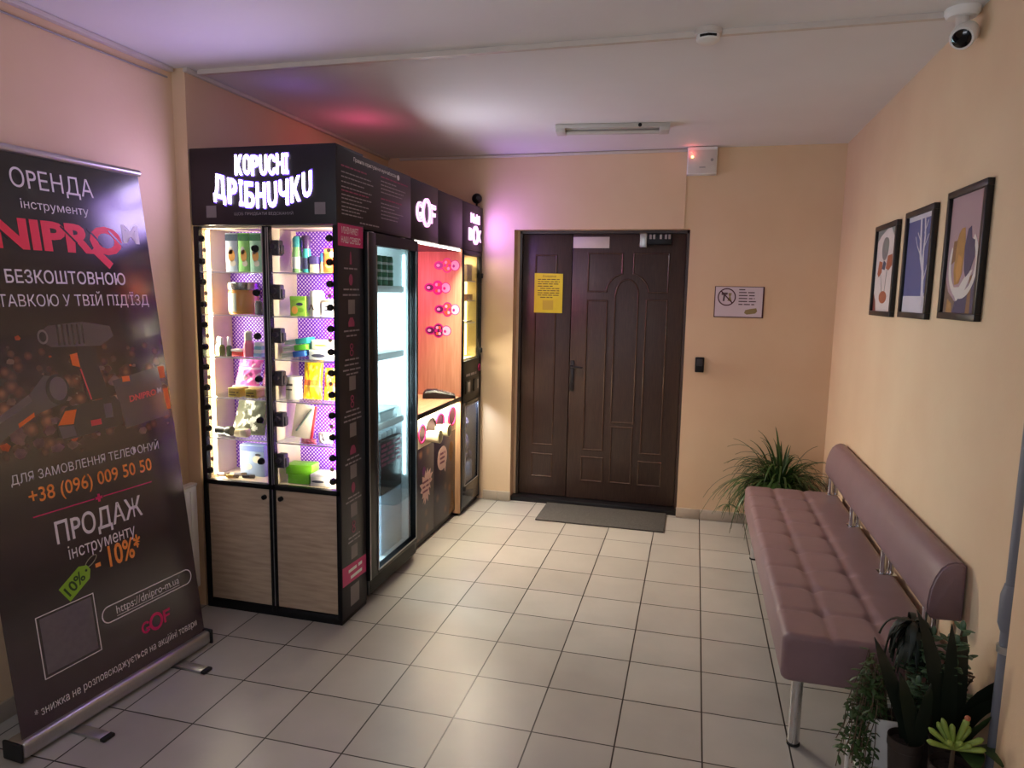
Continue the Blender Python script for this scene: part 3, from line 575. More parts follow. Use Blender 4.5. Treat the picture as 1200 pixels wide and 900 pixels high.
b.part('foot', m_rubber, fg)
b = MB()
for y in (-1.24, -0.86): b.box(-1.66, -1.63, y - 0.015, y + 0.015, 1.842, 1.862, 0.003)
b.part('top_catch', m_alu, fg)
for z in (1.602, 1.245, 0.870):
    s_ = MB().box(-2.27, -1.70, FY0 + 0.043, FY1 - 0.043, z - 0.008, z, 0.002).part('shelf', m_fin, fg)
    MB().box(-1.702, -1.695, FY0 + 0.045, FY1 - 0.045, z - 0.032, z + 0.004, 0.002).part('price_rail', m_white, s_)
MB().box(-1.705, -1.693, -0.712, -0.705, 0.52, 1.78).part('led_strip', m_ledc, fg)

# ------------------------------------------------------------------ vending counter with the round logo sign
NY0, NY1, ZC = -0.655, 0.152, 0.860
ck = thing('vending_counter', 'black counter unit with comic stickers, cup holes and pink niche', 'counter', (-2.0, -0.25, 0))
b = MB(); b.box(-2.36, -1.665, NY0, NY0 + 0.018, 0.03, 1.866); b.box(-2.36, -2.34, NY0, NY1, 0.03, 1.866); b.box(-2.36, -1.70, NY0, NY1, 0.0, 0.045); b.box(-2.36, -1.665, NY0, NY1, 1.850, 1.866)
b.part('carcass', m_black, ck)
MB().box(-2.338, -1.648, NY1, NY1 + 0.012, 0.02, 1.866, 0.001).part('side_board', m_wood2, ck)
MB().box(-2.338, -2.325, NY0 + 0.02, NY1, ZC, 1.85).part('back_board', m_wood2, ck)
wt = MB().box(-2.338, -1.648, NY0 + 0.018, NY1, ZC - 0.028, ZC, 0.002).part('worktop', m_wood2, ck)
MB().box(-1.649, -1.643, NY0 + 0.018, NY1, ZC - 0.030, ZC + 0.001, 0.001).part('worktop_edge', m_black, wt)
MB().box(-1.672, -1.660, NY0 + 0.02, NY1, 1.852, 1.866, 0.002).part('led_strip', m_ledw, ck)
# cup panel
cpn = MB().box(-1.692, -1.684, NY0 + 0.02, NY1 - 0.001, 0.628, ZC - 0.028).part('cup_panel', m_cream, ck)
O = V((-1.684, 0.113, -0.02))
for i, (y, z, ry, rz) in enumerate(((-0.042, 0.755, 0.076, 0.070), (-0.275, 0.755, 0.082, 0.062), (-0.430, 0.745, 0.082, 0.062), (-0.585, 0.735, 0.06, 0.062))):
    q = MB(); q.ringp(y, z, ry, rz, 0.010, O, EY, EZ, 0.006, 0); q.part('hole_ring', m_pink if i != 2 else m_blackm, cpn)
    q = MB(); q.disc(y, z, ry - 0.012, rz - 0.012, O, EY, EZ, 0.0012, 0); q.part('hole', mat('dark_plum_recess%d' % i, (46, 14, 34), 0.5), cpn)
m_cup = mat('cream_paper_cup', (222, 216, 178), 0.55)
for i, (y, z) in enumerate(((-0.335, 0.715), (-0.50, 0.705))):
    q = MB(); Mx = Matrix.Rotation(PI / 2, 3, 'Y'); q.lathe([(0.001, 0.0), (0.034, 0.0), (0.040, 0.085), (0.042, 0.088), (0.040, 0.091), (0.036, 0.089), (0.030, 0.02), (0.001, 0.018)], (-1.684, y + 0.113, z - 0.02), 24, 0, Mx); q.part('cup_holder', m_cup, cpn)
# printed doors
m_comic = mat('comic_printed_panel', (46, 36, 48), 0.35, vscale=5, rgb2=(30, 26, 32))
N, L, bs = nodes_of(m_comic); tc = N.new('ShaderNodeTexCoord'); vo = N.new('ShaderNodeTexVoronoi'); vo.inputs['Scale'].default_value = 9
L.new(tc.outputs['Object'], vo.inputs['Vector']); rp = N.new('ShaderNodeValToRGB'); rp.color_ramp.elements[0].position = 0.10; rp.color_ramp.elements[1].position = 0.32
rp.color_ramp.elements[0].color = (*lin((112, 78, 60)), 1); rp.color_ramp.elements[1].color = (*lin((44, 34, 46)), 1); L.new(vo.outputs['Distance'], rp.inputs[0]); L.new(rp.outputs[0], bs.inputs['Base Color'])
m_bub = mat('pale_pink_sticker', (214, 178, 168), 0.5, var=0.12, vscale=40); m_brn = mat('plum_sticker_ink', (120, 62, 84), 0.5)
O = V((-1.685, 0.113, -0.03)); r2 = random.Random(2)
for y0, y1 in ((NY0 + 0.004, -0.261), (-0.258, NY1 - 0.001)):
    d_ = MB().box(-1.700, -1.685, y0, y1, 0.045, 0.628, 0.001).part('cupboard_door', m_comic, ck)
    q = MB()
    if y0 < -0.5:
        poly = [];
        for i in range(28):
            a = 2 * PI * i / 28; r_ = 1.0 if i % 2 == 0 else 0.68; poly.append((-0.505 + 0.112 * r_ * math.cos(a) * (0.9 + 0.2 * math.sin(3 * a)), 0.395 + 0.112 * r_ * math.sin(a) + 0.02 * math.cos(a)))
        q.prism(poly, O, EY, EZ, 0.001, 0)
        for k in range(3): q.words(-0.57, -0.44, 0.420 - k * 0.030, 0.022, O, EY, EZ, r2, 1, 0.0014)
        MB().disc(-0.545, 0.50, 0.028, 0.03, O, EY, EZ, 0.0006).part('comic_sticker', mat('purple_splash', (92, 34, 96), 0.5), d_)
    else:
        q.disc(-0.220, 0.510, 0.090, 0.080, O, EY, EZ, 0.001, 0, rot=0.2); q.prism([(-0.19, 0.445), (-0.15, 0.455), (-0.165, 0.405)], O, EY, EZ, 0.001, 0)
        for k in range(3): q.words(-0.265, -0.165, 0.535 - k * 0.030, 0.024, O, EY, EZ, r2, 1, 0.0014)
        m_fruit = mat('ochre_fruit_print', (128, 92, 52), 0.5, var=0.5, vscale=30); MB().disc(-0.05, 0.52, 0.04, 0.07, O, EY, EZ, 0.0006).part('comic_sticker', m_fruit, d_); MB().prism([(-0.09, 0.08), (0.0, 0.08), (0.03, 0.13), (-0.02, 0.25)], O, EY, EZ, 0.0006).part('comic_sticker', m_fruit, d_)
    q.part('comic_sticker', [m_bub, m_brn], d_)
# bottle shaped wall stickers on the niche side
m_sp = [mat('bottle_print_magenta', (206, 40, 150), 0.45), mat('bottle_print_orange', (240, 120, 70), 0.45), mat('bottle_print_dark', (84, 30, 84), 0.45), mat('bottle_print_white', (246, 226, 240), 0.45), mat('bottle_print_violet', (150, 44, 150), 0.45)]
O = V((0, NY1, 0))
for i, (u0, u1, z) in enumerate(((-1.846, -1.665, 1.757), (-1.917, -1.730, 1.606), (-1.841, -1.663, 1.459), (-1.910, -1.724, 1.312))):
    q = MB(); L_ = u1 - u0; c_ = (1, 4, 1, 4)[i]; body = (1, 0, 1, 2)[i]
    q.disc(u0 + 0.20 * L_, z, 0.21 * L_, 0.030, O, EX, EZ, 0.0008, 0); q.disc(u0 + 0.20 * L_, z, 0.15 * L_, 0.021, O, EX, EZ, 0.0014, 2 if i else 4)
    q.disc(u0 + 0.16 * L_, z, 0.07 * L_, 0.010, O, EX, EZ, 0.0020, 3); q.disc(u0 + 0.52 * L_, z, 0.22 * L_, 0.050, O, EX, EZ, 0.0010, 0)
    q.disc(u0 + 0.52 * L_, z, 0.17 * L_, 0.042, O, EX, EZ, 0.0016, body)
    for k in range(6):
        a = k * 1.05; q.disc(u0 + 0.52 * L_ + 0.09 * L_ * math.cos(a), z + 0.024 * math.sin(a), 0.011, 0.011, O, EX, EZ, 0.0022, (0, 1, 3)[k % 3], n=10)
    q.disc(u0 + 0.83 * L_, z, 0.19 * L_, 0.037, O, EX, EZ, 0.0009, 0); q.disc(u0 + 0.83 * L_, z, 0.165 * L_, 0.032, O, EX, EZ, 0.0015, 3); q.disc(u0 + 0.78 * L_, z - 0.004, 0.05 * L_, 0.010, O, EX, EZ, 0.0020, 0 if i % 2 else 4)
    q.part('bottle_sticker', m_sp, ck)
# header boards of the counter
for (y0, y1, nm) in ((-0.728, -0.308, 'sign_board'), (-0.304, 0.152, 'header_board')):
    h_ = MB().box(-1.95, -1.645, y0, y1, 1.869, 2.198 if y0 < -0.5 else 2.192, 0.003).part(nm, m_panel, ck)
    if nm == 'sign_board':
        O = V((-1.645, 0, 0))
        q = MB(); q.ringp(-0.510, 2.032, 0.064, 0.082, 0.018, O, EY, EZ, 0.012)
        q.ringp(-0.612, 2.028, 0.050, 0.056, 0.020, O, EY, EZ, 0.010, a0=math.radians(40), a1=math.radians(325)); q.rect(-0.612, -0.566, 2.004, 2.026, O, EY, EZ, 0.010)
        q.rect(-0.452, -0.424, 1.978, 2.088, O, EY, EZ, 0.010); q.rect(-0.452, -0.370, 2.064, 2.088, O, EY, EZ, 0.010); q.rect(-0.452, -0.374, 2.020, 2.042, O, EY, EZ, 0.010)
        q.part('logo', m_litp, h_)
        q = MB(); q.ringp(-0.510, 2.032, 0.056, 0.073, 0.003, O, EY, EZ, 0.0125); q.ringp(-0.612, 2.028, 0.042, 0.047, 0.003, O, EY, EZ, 0.0105, a0=math.radians(50), a1=math.radians(315)); q.rect(-0.440, -0.436, 1.985, 2.08, O, EY, EZ, 0.0105); q.rect(-0.44, -0.378, 2.075, 2.078, O, EY, EZ, 0.0105); q.part('logo_line', m_logoedge, h_)

# ------------------------------------------------------------------ locker vending unit by the end wall
LY0, LY1 = 0.168, 0.606
lk = thing('locker_cabinet', 'narrow black locker vending unit beside the end wall, glass front lit yellow', 'vending cabinet', (-2.0, 0.39, 0))
b = MB(); b.box(-2.36, -1.665, LY0, LY0 + 0.014, 0.0, 1.866); b.box(-2.36, -1.665, LY1 - 0.014, LY1, 0.0, 1.866); b.box(-2.36, -2.345, LY0, LY1, 0.0, 1.866); b.box(-2.36, -1.665, LY0, LY1, 1.852, 1.866); b.box(-2.36, -1.665, LY0, LY1, 0.0, 0.04); b.box(-2.36, -1.665, LY0, LY1, 0.80, 1.10)
b.part('carcass', m_black, lk)
m_gold = mat('pale_yellow_liner', (222, 196, 128), 0.5)
b = MB(); b.box(-2.0, -1.68, LY0 + 0.014, LY0 + 0.02, 1.10, 1.85); b.box(-2.0, -1.68, LY1 - 0.02, LY1 - 0.014, 1.10, 1.85); b.box(-2.006, -2.0, LY0 + 0.014, LY1 - 0.014, 1.10, 1.85); b.box(-2.0, -1.68, LY0 + 0.014, LY1 - 0.014, 1.10, 1.106); b.part('liner', m_gold, lk)
b = MB(); X0, X1 = -1.668, -1.645
b.box(X0, X1, LY0, LY0 + 0.035, 0.03, 1.866, 0.002); b.box(X0, X1, LY1 - 0.03, LY1, 0.03, 1.866, 0.002); b.box(X0, X1, LY0, LY1, 1.832, 1.866, 0.002); b.box(X0, X1, LY0, LY1, 0.805, 1.098, 0.002)
b.part('front_frame', m_blackm, lk)
MB().box(-1.660, -1.655, LY0 + 0.035, LY1 - 0.03, 1.098, 1.832).part('glass_front', m_glass, lk)
for z in (1.36, 1.52, 1.66):
    s_ = MB().box(-1.99, -1.69, LY0 + 0.021, LY1 - 0.026, z - 0.007, z, 0.001).part('shelf', m_shelf, lk)
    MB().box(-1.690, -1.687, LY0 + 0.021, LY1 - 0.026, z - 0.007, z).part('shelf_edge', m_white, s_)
MB().box(-1.768, -1.752, LY1 - 0.025, LY1 - 0.0205, 1.11, 1.66, 0.001).part('led_strip', m_ledy, lk)
for z in (1.70, 1.15): MB().box(X1, X1 + 0.016, LY1 - 0.040, LY1 - 0.012, z - 0.018, z + 0.018, 0.004).part('hinge', m_blackm, lk)
O = V((X1, 0, 0))
b = MB(); r2 = random.Random(9); b.words(0.262, 0.50, 0.985, 0.028, O, EY, EZ, r2); b.part('small_print', m_textg, lk)
for y0, y1 in ((0.245, 0.345), (0.430, 0.545)):
    p_ = MB().box(X1, X1 + 0.006, y0, y1, 0.862, 0.955, 0.002).part('payment_window', m_black, lk)
    MB().box(X1 + 0.006, X1 + 0.008, y0 + (0.035 if y0 < 0.3 else 0.075), y1 - 0.012, 0.875, 0.942, 0.001).part('reader_face', mat('pale_reader_face%d' % int(y0 * 1000), (186, 182, 178), 0.4), p_)
b = MB(); b.ringp(0.560, 1.025, 0.022, 0.028, 0.007, O, EY, EZ, 0.006); b.part('lock_ring', m_pink, lk)
ld = MB().box(X0, X1, LY0 + 0.036, LY1 - 0.032, 0.045, 0.195, 0.002)
ld.box(X0, X1, LY0 + 0.036, 0.250, 0.195, 0.80, 0.002); ld.box(X0, X1, LY1 - 0.05, LY1 - 0.032, 0.195, 0.80, 0.002); ld.box(X0, X1, 0.250, LY1 - 0.05, 0.775, 0.80, 0.002)
ld = ld.part('lower_door', mat('gloss_dark_panel', (44, 44, 50), 0.12), lk)
MB().box(-1.658, -1.652, 0.250, LY1 - 0.05, 0.195, 0.775).part('pane', m_dglass, ld)
b = MB(); b.box(X1, X1 + 0.003, 0.246, 0.252, 0.195, 0.775); b.box(X1, X1 + 0.003, LY1 - 0.052, LY1 - 0.046, 0.195, 0.775); b.box(X1, X1 + 0.003, 0.246, LY1 - 0.046, 0.770, 0.776); b.box(X1, X1 + 0.003, 0.246, LY1 - 0.046, 0.192, 0.198); b.part('pane_trim', m_alu, ld)
hb = MB().box(-1.95, -1.645, 0.156, LY1 + 0.006, 1.869, 2.188, 0.003).part('sign_board', m_panel, lk)
O = V((-1.645, 0, 0))
q = MB(); q.text('Multi', 0.205, 0.068, O + V((0, 0.322, 2.060)), EY, EZ, 0.001, bold=0.045, ext=0.5, depth=0.010)
q.text('B', 0.085, 0.085, O + V((0, 0.281, 1.938)), EY, EZ, 0.001, bold=0.045, ext=0.5, depth=0.010); q.ringp(0.428, 1.980, 0.062, 0.066, 0.022, O, EY, EZ, 0.012); q.text('X', 0.085, 0.085, O + V((0, 0.476, 1.938)), EY, EZ, 0.001, bold=0.045, ext=0.5, depth=0.010)
q.part('lettering', m_litp, hb)
wc = thing('web_camera', 'small black ball camera standing on top of the locker sign', 'camera', (-1.68, 0.58, 2.188))
MB().lathe([(0.001, 0), (0.022, 0), (0.022, 0.008), (0.008, 0.014), (0.008, 0.035), (0.001, 0.035)], (-1.68, 0.575, 2.188), 16).part('stand', m_blackm, wc)
MB().sphere((-1.68, 0.575, 2.255), 0.037, nu=22, nv=14).part('housing', m_blackm, wc)
MB().lathe([(0.001, 0.0), (0.014, 0.0), (0.014, 0.004), (0.001, 0.006)], V((-1.68, 0.575, 2.255)) + V((0.55, -0.83, 0)) * 0.0355, 16, 0, V((0.55, -0.83, 0)).to_track_quat('Z', 'Y').to_matrix()).part('lens', m_dark2, wc)

# ------------------------------------------------------------------ goods on the showcase shelves
PM = {}
def pm(rgb, rough=0.45, metal=0.0):
    k = (rgb, rough, metal)
    if k not in PM: PM[k] = mat('pack_%d_%d_%d_%d' % (*rgb, len(PM)), rgb, rough, metal, var=0.05)
    return PM[k]
def carton(label, x0, x1, y0, y1, z0, z1, face, band, spots, cat='box', name='carton', group=None, rot=0.0):
    """printed carton: body plus printed front face artwork"""
    c = V(((x0 + x1) / 2, (y0 + y1) / 2, z0)); t = thing(name, label, cat, c, group)
    Mx = Matrix.Translation(c) @ Matrix.Rotation(rot, 4, 'Z') @ Matrix.Translation(-c)
    MB().box(x0, x1, y0, y1, z0, z1, 0.002, M=Mx).part('body', pm(face), t)
    b = MB(); O = Mx @ V((x0, y0, z0)); X = Mx.to_3x3() @ EX; w_, h_ = x1 - x0, z1 - z0
    b.rect(0, w_, h_ * 0.80, h_ * 0.97, O, X, EZ, 0.0006, 0)
    for (u, v, ru, rv, k) in spots: b.disc(u * w_, v * h_, ru * w_, rv * h_, O, X, EZ, 0.0008, k, n=14)
    b.part('print', [pm(band), pm((240, 170, 80)), pm((250, 240, 220)), pm((60, 60, 80))], t); return t
def bottle(label, x, y, z, r, h, col, cap, caph=0.25, neck=0.55, name='bottle', cat='bottle', band=None, group=None, trigger=False):
    t = thing(name, label, cat, (x, y, z), group); hb = h * (1 - caph)
    MB().lathe([(0.001, 0), (r * 0.94, 0), (r, 0.004), (r, hb * 0.78), (r * 0.9, hb * 0.88), (r * neck, hb * 0.97), (r * neck, hb), (0.001, hb)], (x, y, z), 20).part('body', pm(col, 0.25), t)
    b = MB(); b.lathe([(0.001, hb), (r * neck * 1.15, hb), (r * neck * 1.15, h * 0.93), (r * neck * 0.7, h), (0.001, h)], (x, y, z), 16)
    if trigger: b.box(x - r * 1.05, x + r * 0.6, y - 0.012, y + 0.012, z + h * 0.86, z + h * 0.99, 0.004); b.box(x - r * 1.0, x - r * 0.6, y - 0.006, y + 0.006, z + h * 0.72, z + h * 0.88, 0.003)
    b.part('cap', pm(cap, 0.35), t)
    if band:
        b = MB(); b.lathe([(r * 1.012, hb * 0.15), (r * 1.012, hb * 0.62)], (x, y, z), 20); 
        b = MB(); b.lathe([(0.001, hb * 0.16), (r * 1.012, hb * 0.16), (r * 1.012, hb * 0.62), (0.001, hb * 0.62)], (x, y, z), 20); b.part('wrapper', pm(band), t)
    return t
def pouch(label, x0, x1, y, z0, z1, th, cols, name='pouch', cat='bag', seed=1, lean=0.05, band=None, group=None):
    """pillow pack with crinkled faces and flat sealed ends"""
    r_ = random.Random(seed); n1, n2 = 24, 28; t = thing(name, label, cat, ((x0 + x1) / 2, y, z0), group)
    front, back = [], []
    for j in range(n2 + 1):
        v = j / n2
        for i in range(n1 + 1):
            u = i / n1; e = (max(0, math.sin(PI * u)) ** 0.5) * (max(0, math.sin(PI * min(1, v * 0.93 + 0.0) )) ** 0.45 if v > 0 else 0.55)
            x = x0 + (x1 - x0) * (0.5 + (u - 0.5) * (1.0 - 0.06 * math.sin(PI * v) + 0.03 * noise.noise(V((0, v * 5, seed)))))
            zc = z0 + (z1 - z0) * v; c_ = noise.noise(V((u * 5, v * 6, seed * 3.1))) * 0.010 + noise.noise(V((u * 13, v * 13, seed))) * 0.004
            off = th * 0.5 * e; yy = y + lean * v
            front.append(V((x, yy - off - c_ * e, zc))); back.append(V((x, yy + off * 0.7, zc)))
    b = MB(); W = n1 + 1; fs = [(j * W + i, j * W + i + 1, (j + 1) * W + i + 1, (j + 1) * W + i) for j in range(n2) for i in range(n1)]
    ms = []
    for j in range(n2):
        for i in range(n1):
            if band and band[0] <= j / n2 < band[1]: ms.append(1)
            else: ms.append(2 if noise.noise(V((i * 0.22, j * 0.22, seed * 7.7))) > 0.20 else 0)
    b.add(front + back, fs + [tuple(len(front) + k for k in f[::-1]) for f in fs]); b.m = ms + [0] * len(fs)
    bo = [i for i in range(W)] + [j * W + n1 for j in range(1, n2 + 1)] + [n2 * W + i for i in range(n1 - 1, -1, -1)] + [j * W for j in range(n2 - 1, 0, -1)]
    q = [(bo[k], bo[(k + 1) % len(bo)], len(front) + bo[(k + 1) % len(bo)], len(front) + bo[k]) for k in range(len(bo))]
    b.f += q; b.m += [0] * len(q)
    b.part('wrapper', [pm(c, 0.25) for c in cols], t, angle=70)
    MB().box(x0 + 0.006, x1 - 0.006, y + lean - 0.003, y + lean + 0.003, z1 - 0.014, z1, 0.001).part('seal', pm(cols[0], 0.3), t); return t
G6 = 'cartons on the top shelf, left bay'
flow = [(0.5, 0.42, 0.28, 0.16, 1), (0.42, 0.55, 0.2, 0.1, 2), (0.6, 0.22, 0.25, 0.08, 2)]
E0 = 0.0004
carton('white and blue carton, left of three on the top shelf, left bay', -2.263, -2.198, -1.50, -1.44, SH[5] + E0, 1.836, (212, 226, 244), (70, 96, 124), flow, group=G6)
carton('bright green carton, middle of three on the top shelf, left bay', -2.194, -2.136, -1.50, -1.44, SH[5] + E0, 1.836, (150, 220, 120), (60, 130, 80), flow, group=G6)
carton('mint green and white carton, right of three on the top shelf, left bay', -2.132, -2.072, -1.50, -1.44, SH[5] + E0, 1.836, (176, 226, 196), (60, 130, 90), flow, group=G6)
z = SH[4] + E0
t = thing('storage_jar', 'large amber jar with steel lid and grey label on the second shelf, left bay', 'jar', (-2.225, -1.43, z))
MB().lathe([(0.001, 0), (0.066, 0), (0.070, 0.006), (0.070, 0.105), (0.064, 0.116), (0.001, 0.116)], (-2.225, -1.425, z), 30).part('body', pm((196, 136, 70), 0.2), t)
MB().lathe([(0.001, 0.116), (0.072, 0.116), (0.074, 0.120), (0.074, 0.148), (0.070, 0.152), (0.001, 0.152)], (-2.225, -1.425, z), 30).part('lid', pm((150, 144, 140), 0.25, 0.8), t)
b = MB(); R_ = 0.0708
for k in range(10):
    a0 = -2.45 + k * 0.10; a1 = a0 + 0.10
    b.add([(-2.225 + R_ * math.cos(a), -1.425 + R_ * math.sin(a), z + zz) for a in (a0, a1) for zz in (0.012, 0.10)], [(0, 2, 3, 1)])
b.part('wrapper', pm((150, 158, 150)), t)
b = MB(); b.box(-2.122, -2.082, -1.49, -1.45, z, z + 0.058, 0.004); b.box(-2.118, -2.086, -1.492, -1.448, z + 0.058, z + 0.066, 0.003)
b.one('tin', 'small dark grey tin right of the amber jar, left bay', 'tin', pm((70, 66, 76)), (-2.10, -1.47, z))
z = SH[3] + E0; GB = 'perfume bottles on the third shelf'
bottle('small pale green bottle with clear cap, outermost left on the third shelf', -2.330, -1.48, z, 0.017, 0.09, (170, 186, 160), (220, 214, 200), 0.35, group=GB)
bottle('small olive bottle with white cap, second from left on the third shelf', -2.302, -1.50, z, 0.015, 0.088, (120, 124, 70), (238, 232, 230), 0.4, group=GB)
bottle('small dark green bottle with white cap beside the low red tin', -2.268, -1.49, z, 0.014, 0.092, (96, 120, 84), (240, 236, 236), 0.45, group=GB)
b = MB(); b.box(-2.250, -2.190, -1.50, -1.45, z, z + 0.022, 0.004, 0); b.box(-2.252, -2.188, -1.502, -1.448, z + 0.022, z + 0.034, 0.003, 1)
b.one('tin', 'low red tin with white lid on the third shelf, left bay', 'tin', [pm((220, 66, 70)), pm((240, 222, 220))], (-2.22, -1.475, z))
bottle('pink bottle with frosted cap on the third shelf, left bay', -2.160, -1.49, z, 0.024, 0.122, (240, 130, 160), (214, 206, 190), 0.36, 0.7, group=GB)
t = thing('folded_packs', 'small stack of blue and white packs at the right end of the third shelf', 'packs', (-2.11, -1.48, z))
for i, c in enumerate(((150, 190, 230), (238, 238, 242), (150, 200, 226), (240, 240, 244))): MB().box(-2.130 + 0.002 * i, -2.086, -1.50, -1.45, z + i * 0.0175, z + i * 0.0175 + 0.0168, 0.003).part('pack', pm(c), t)
z = SH[2] + E0
pouch('shiny pink and white pouch on the fourth shelf, left bay', -2.285, -2.150, -1.43, z + 0.045, 1.243, 0.06, [(240, 120, 196), (250, 210, 235), (252, 226, 244)], seed=4, band=(0.55, 0.62))
MB().box(-2.285, -2.090, -1.455, -1.40, z, z + 0.0445, 0.003).one('shelf_tray', 'white display tray under the pouches on the fourth shelf', 'tray', pm((236, 226, 206)), (-2.19, -1.43, z))
pouch('dark pink pouch behind the yellow tin, right end of the fourth shelf', -2.142, -2.080, -1.42, z + 0.045, 1.205, 0.04, [(150, 60, 120), (200, 100, 150), (120, 44, 110)], seed=9, lean=0.03)
for i, (x0, x1, lb) in enumerate(((-2.254, -2.190, 'flat yellow patterned tin in front of the pink pouch'), (-2.160, -2.098, 'flat yellow patterned tin at the right end of the fourth shelf'))):
    t = thing('tin', lb, 'tin', ((x0 + x1) / 2, -1.505, z), 'yellow tins on the fourth shelf')
    MB().box(x0, x1, -1.53, -1.462, z, z + 0.036, 0.003).part('body', pm((190, 162, 70)), t); MB().box(x0 - 0.001, x1 + 0.001, -1.531, -1.461, z + 0.036, z + 0.044, 0.003).part('lid', pm((214, 190, 96)), t)
    q = MB(); q.words(x0 + 0.006, x1 - 0.006, z + 0.020, 0.012, V((0, -1.53, 0)), EX, EZ, rnd); q.words(x0 + 0.006, x1 - 0.01, z + 0.008, 0.010, V((0, -1.53, 0)), EX, EZ, rnd); q.part('print', pm((96, 76, 40)), t)
z = SH[1] + E0
pouch('clear bag of black and white gloves on the fifth shelf, left bay', -2.312, -2.120, -1.44, z, 1.048, 0.05, [(96, 98, 84), (214, 214, 200), (206, 208, 196)], seed=12, lean=0.08)
t = thing('torch', 'short dark grey torch lying at the left of the fifth shelf', 'torch', (-2.325, -1.51, z))
MB().lathe([(0.001, 0), (0.018, 0), (0.019, 0.004), (0.019, 0.055), (0.001, 0.055)], (-2.344, -1.505, z + 0.025), 18, 0, Matrix.Rotation(PI / 2, 3, 'Y')).part('barrel', pm((66, 68, 66), 0.35), t)
MB().lathe([(0.001, 0.055), (0.019, 0.055), (0.025, 0.066), (0.025, 0.085), (0.022, 0.088), (0.001, 0.086)], (-2.344, -1.505, z + 0.025), 18, 0, Matrix.Rotation(PI / 2, 3, 'Y')).part('head', pm((90, 90, 84), 0.3), t)
b = MB(); b.box(-2.238, -2.161, -1.525, -1.485, z, z + 0.038, 0.012, 0); b.box(-2.205, -2.165, -1.53, -1.482, z + 0.006, z + 0.042, 0.010, 1)
b.one('wrapped_soap', 'beige wrapped bar lying in front of the bag of gloves', 'pack', [pm((226, 202, 160)), pm((238, 222, 190))], (-2.2, -1.505, z))
z = SH[0] + E0
t = carton('blue and white printed carton on the lowest shelf, left bay', -2.254, -2.118, -1.455, -1.40, z, 0.812, (176, 200, 240), (120, 140, 220), [(0.3, 0.3, 0.2, 0.1, 2), (0.7, 0.55, 0.18, 0.12, 2), (0.75, 0.7, 0.12, 0.04, 3), (0.25, 0.55, 0.1, 0.06, 2)])
for i, (x, y, lb) in enumerate(((-2.330, -1.50, 'tiny pale fitting at the left of the lowest shelf'), (-2.262, -1.52, 'tiny brass fitting in front of the blue carton'), (-2.250, -1.475, 'tiny steel fitting against the blue carton, left side'), (-2.185, -1.50, 'tiny dark fitting in front of the blue carton, right side'))):
    b = MB(); b.tube([(x - 0.024, y, z + 0.0085), (x + 0.024, y + 0.01, z + 0.0085)], 0.0082, 8, 0); b.tube([(x + 0.012, y + 0.0075, z + 0.0095), (x + 0.034, y + 0.012, z + 0.0095)], 0.0092, 6, 1)
    b.one('hose_fitting', lb, 'fitting', [pm(((220, 200, 200), (190, 150, 80), (150, 150, 160), (70, 64, 70))[i], 0.3, 0.4), pm((120, 104, 90), 0.3, 0.5)], (x, y, z), 'small fittings on the lowest shelf')
# right bay
z = SH[5] + E0
bottle('tall spray bottle with teal cap on the top shelf, right bay', -1.906, -1.46, z, 0.024, 0.168, (150, 200, 140), (70, 160, 170), 0.30, 0.8, band=(224, 226, 232))
bottle('tall spray bottle with purple black cap on the top shelf, right bay', -1.857, -1.46, z, 0.020, 0.172, (70, 170, 170), (66, 44, 90), 0.36, 0.85, band=(60, 60, 96), trigger=True)
t = thing('jar', 'square dark blue jar with pale foot on the top shelf, right bay', 'jar', (-1.814, -1.46, z))
MB().box(-1.834, -1.794, -1.48, -1.44, z, z + 0.040, 0.004).part('body', pm((206, 200, 176)), t); MB().box(-1.835, -1.793, -1.481, -1.439, z + 0.040, z + 0.076, 0.004).part('lid', pm((70, 60, 116)), t)
bottle('slim bottle with blue cap beside the square dark jar', -1.775, -1.46, z, 0.013, 0.092, (190, 170, 110), (44, 90, 140), 0.45, 0.9)
carton('orange red carton at the right end of the top shelf', -1.757, -1.700, -1.48, -1.42, z, z + 0.112, (240, 84, 40), (250, 130, 60), [(0.7, 0.75, 0.2, 0.12, 2), (0.4, 0.3, 0.25, 0.1, 1)])
z = SH[4] + E0
carton('lime green carton with leaf print on the second shelf, right bay', -1.932, -1.852, -1.49, -1.43, z, z + 0.092, (160, 206, 80), (130, 190, 60), [(0.3, 0.3, 0.2, 0.2, 1), (0.62, 0.6, 0.22, 0.08, 3), (0.7, 0.3, 0.2, 0.12, 0)])
t = thing('tube_can', 'white can with rounded lid on the second shelf, right bay', 'can', (-1.808, -1.46, z))
MB().lathe([(0.001, 0), (0.032, 0), (0.033, 0.004), (0.033, 0.088), (0.001, 0.088)], (-1.808, -1.46, z), 24).part('body', pm((240, 232, 228), 0.3), t); MB().lathe([(0.001, 0.088), (0.034, 0.088), (0.034, 0.104), (0.028, 0.118), (0.001, 0.121)], (-1.808, -1.46, z), 24).part('lid', pm((246, 242, 240), 0.3), t)
q = MB(); q.prism([(-1.834, 0.03), (-1.826, 0.03), (-1.815, 0.056), (-1.823, 0.056)], (0, -1.4945, z), EX, EZ, 0.001); q.prism([(-1.812, 0.03), (-1.804, 0.03), (-1.815, 0.056), (-1.823, 0.056)], (0, -1.4945, z), EX, EZ, 0.001); q.part('print', pm((70, 60, 60)), t)
carton('small white carton with dark top at the right end of the second shelf', -1.768, -1.712, -1.49, -1.44, z, z + 0.080, (232, 226, 224), (90, 84, 80), [(0.5, 0.4, 0.3, 0.06, 3), (0.4, 0.6, 0.2, 0.05, 3)])
z = SH[3] + E0
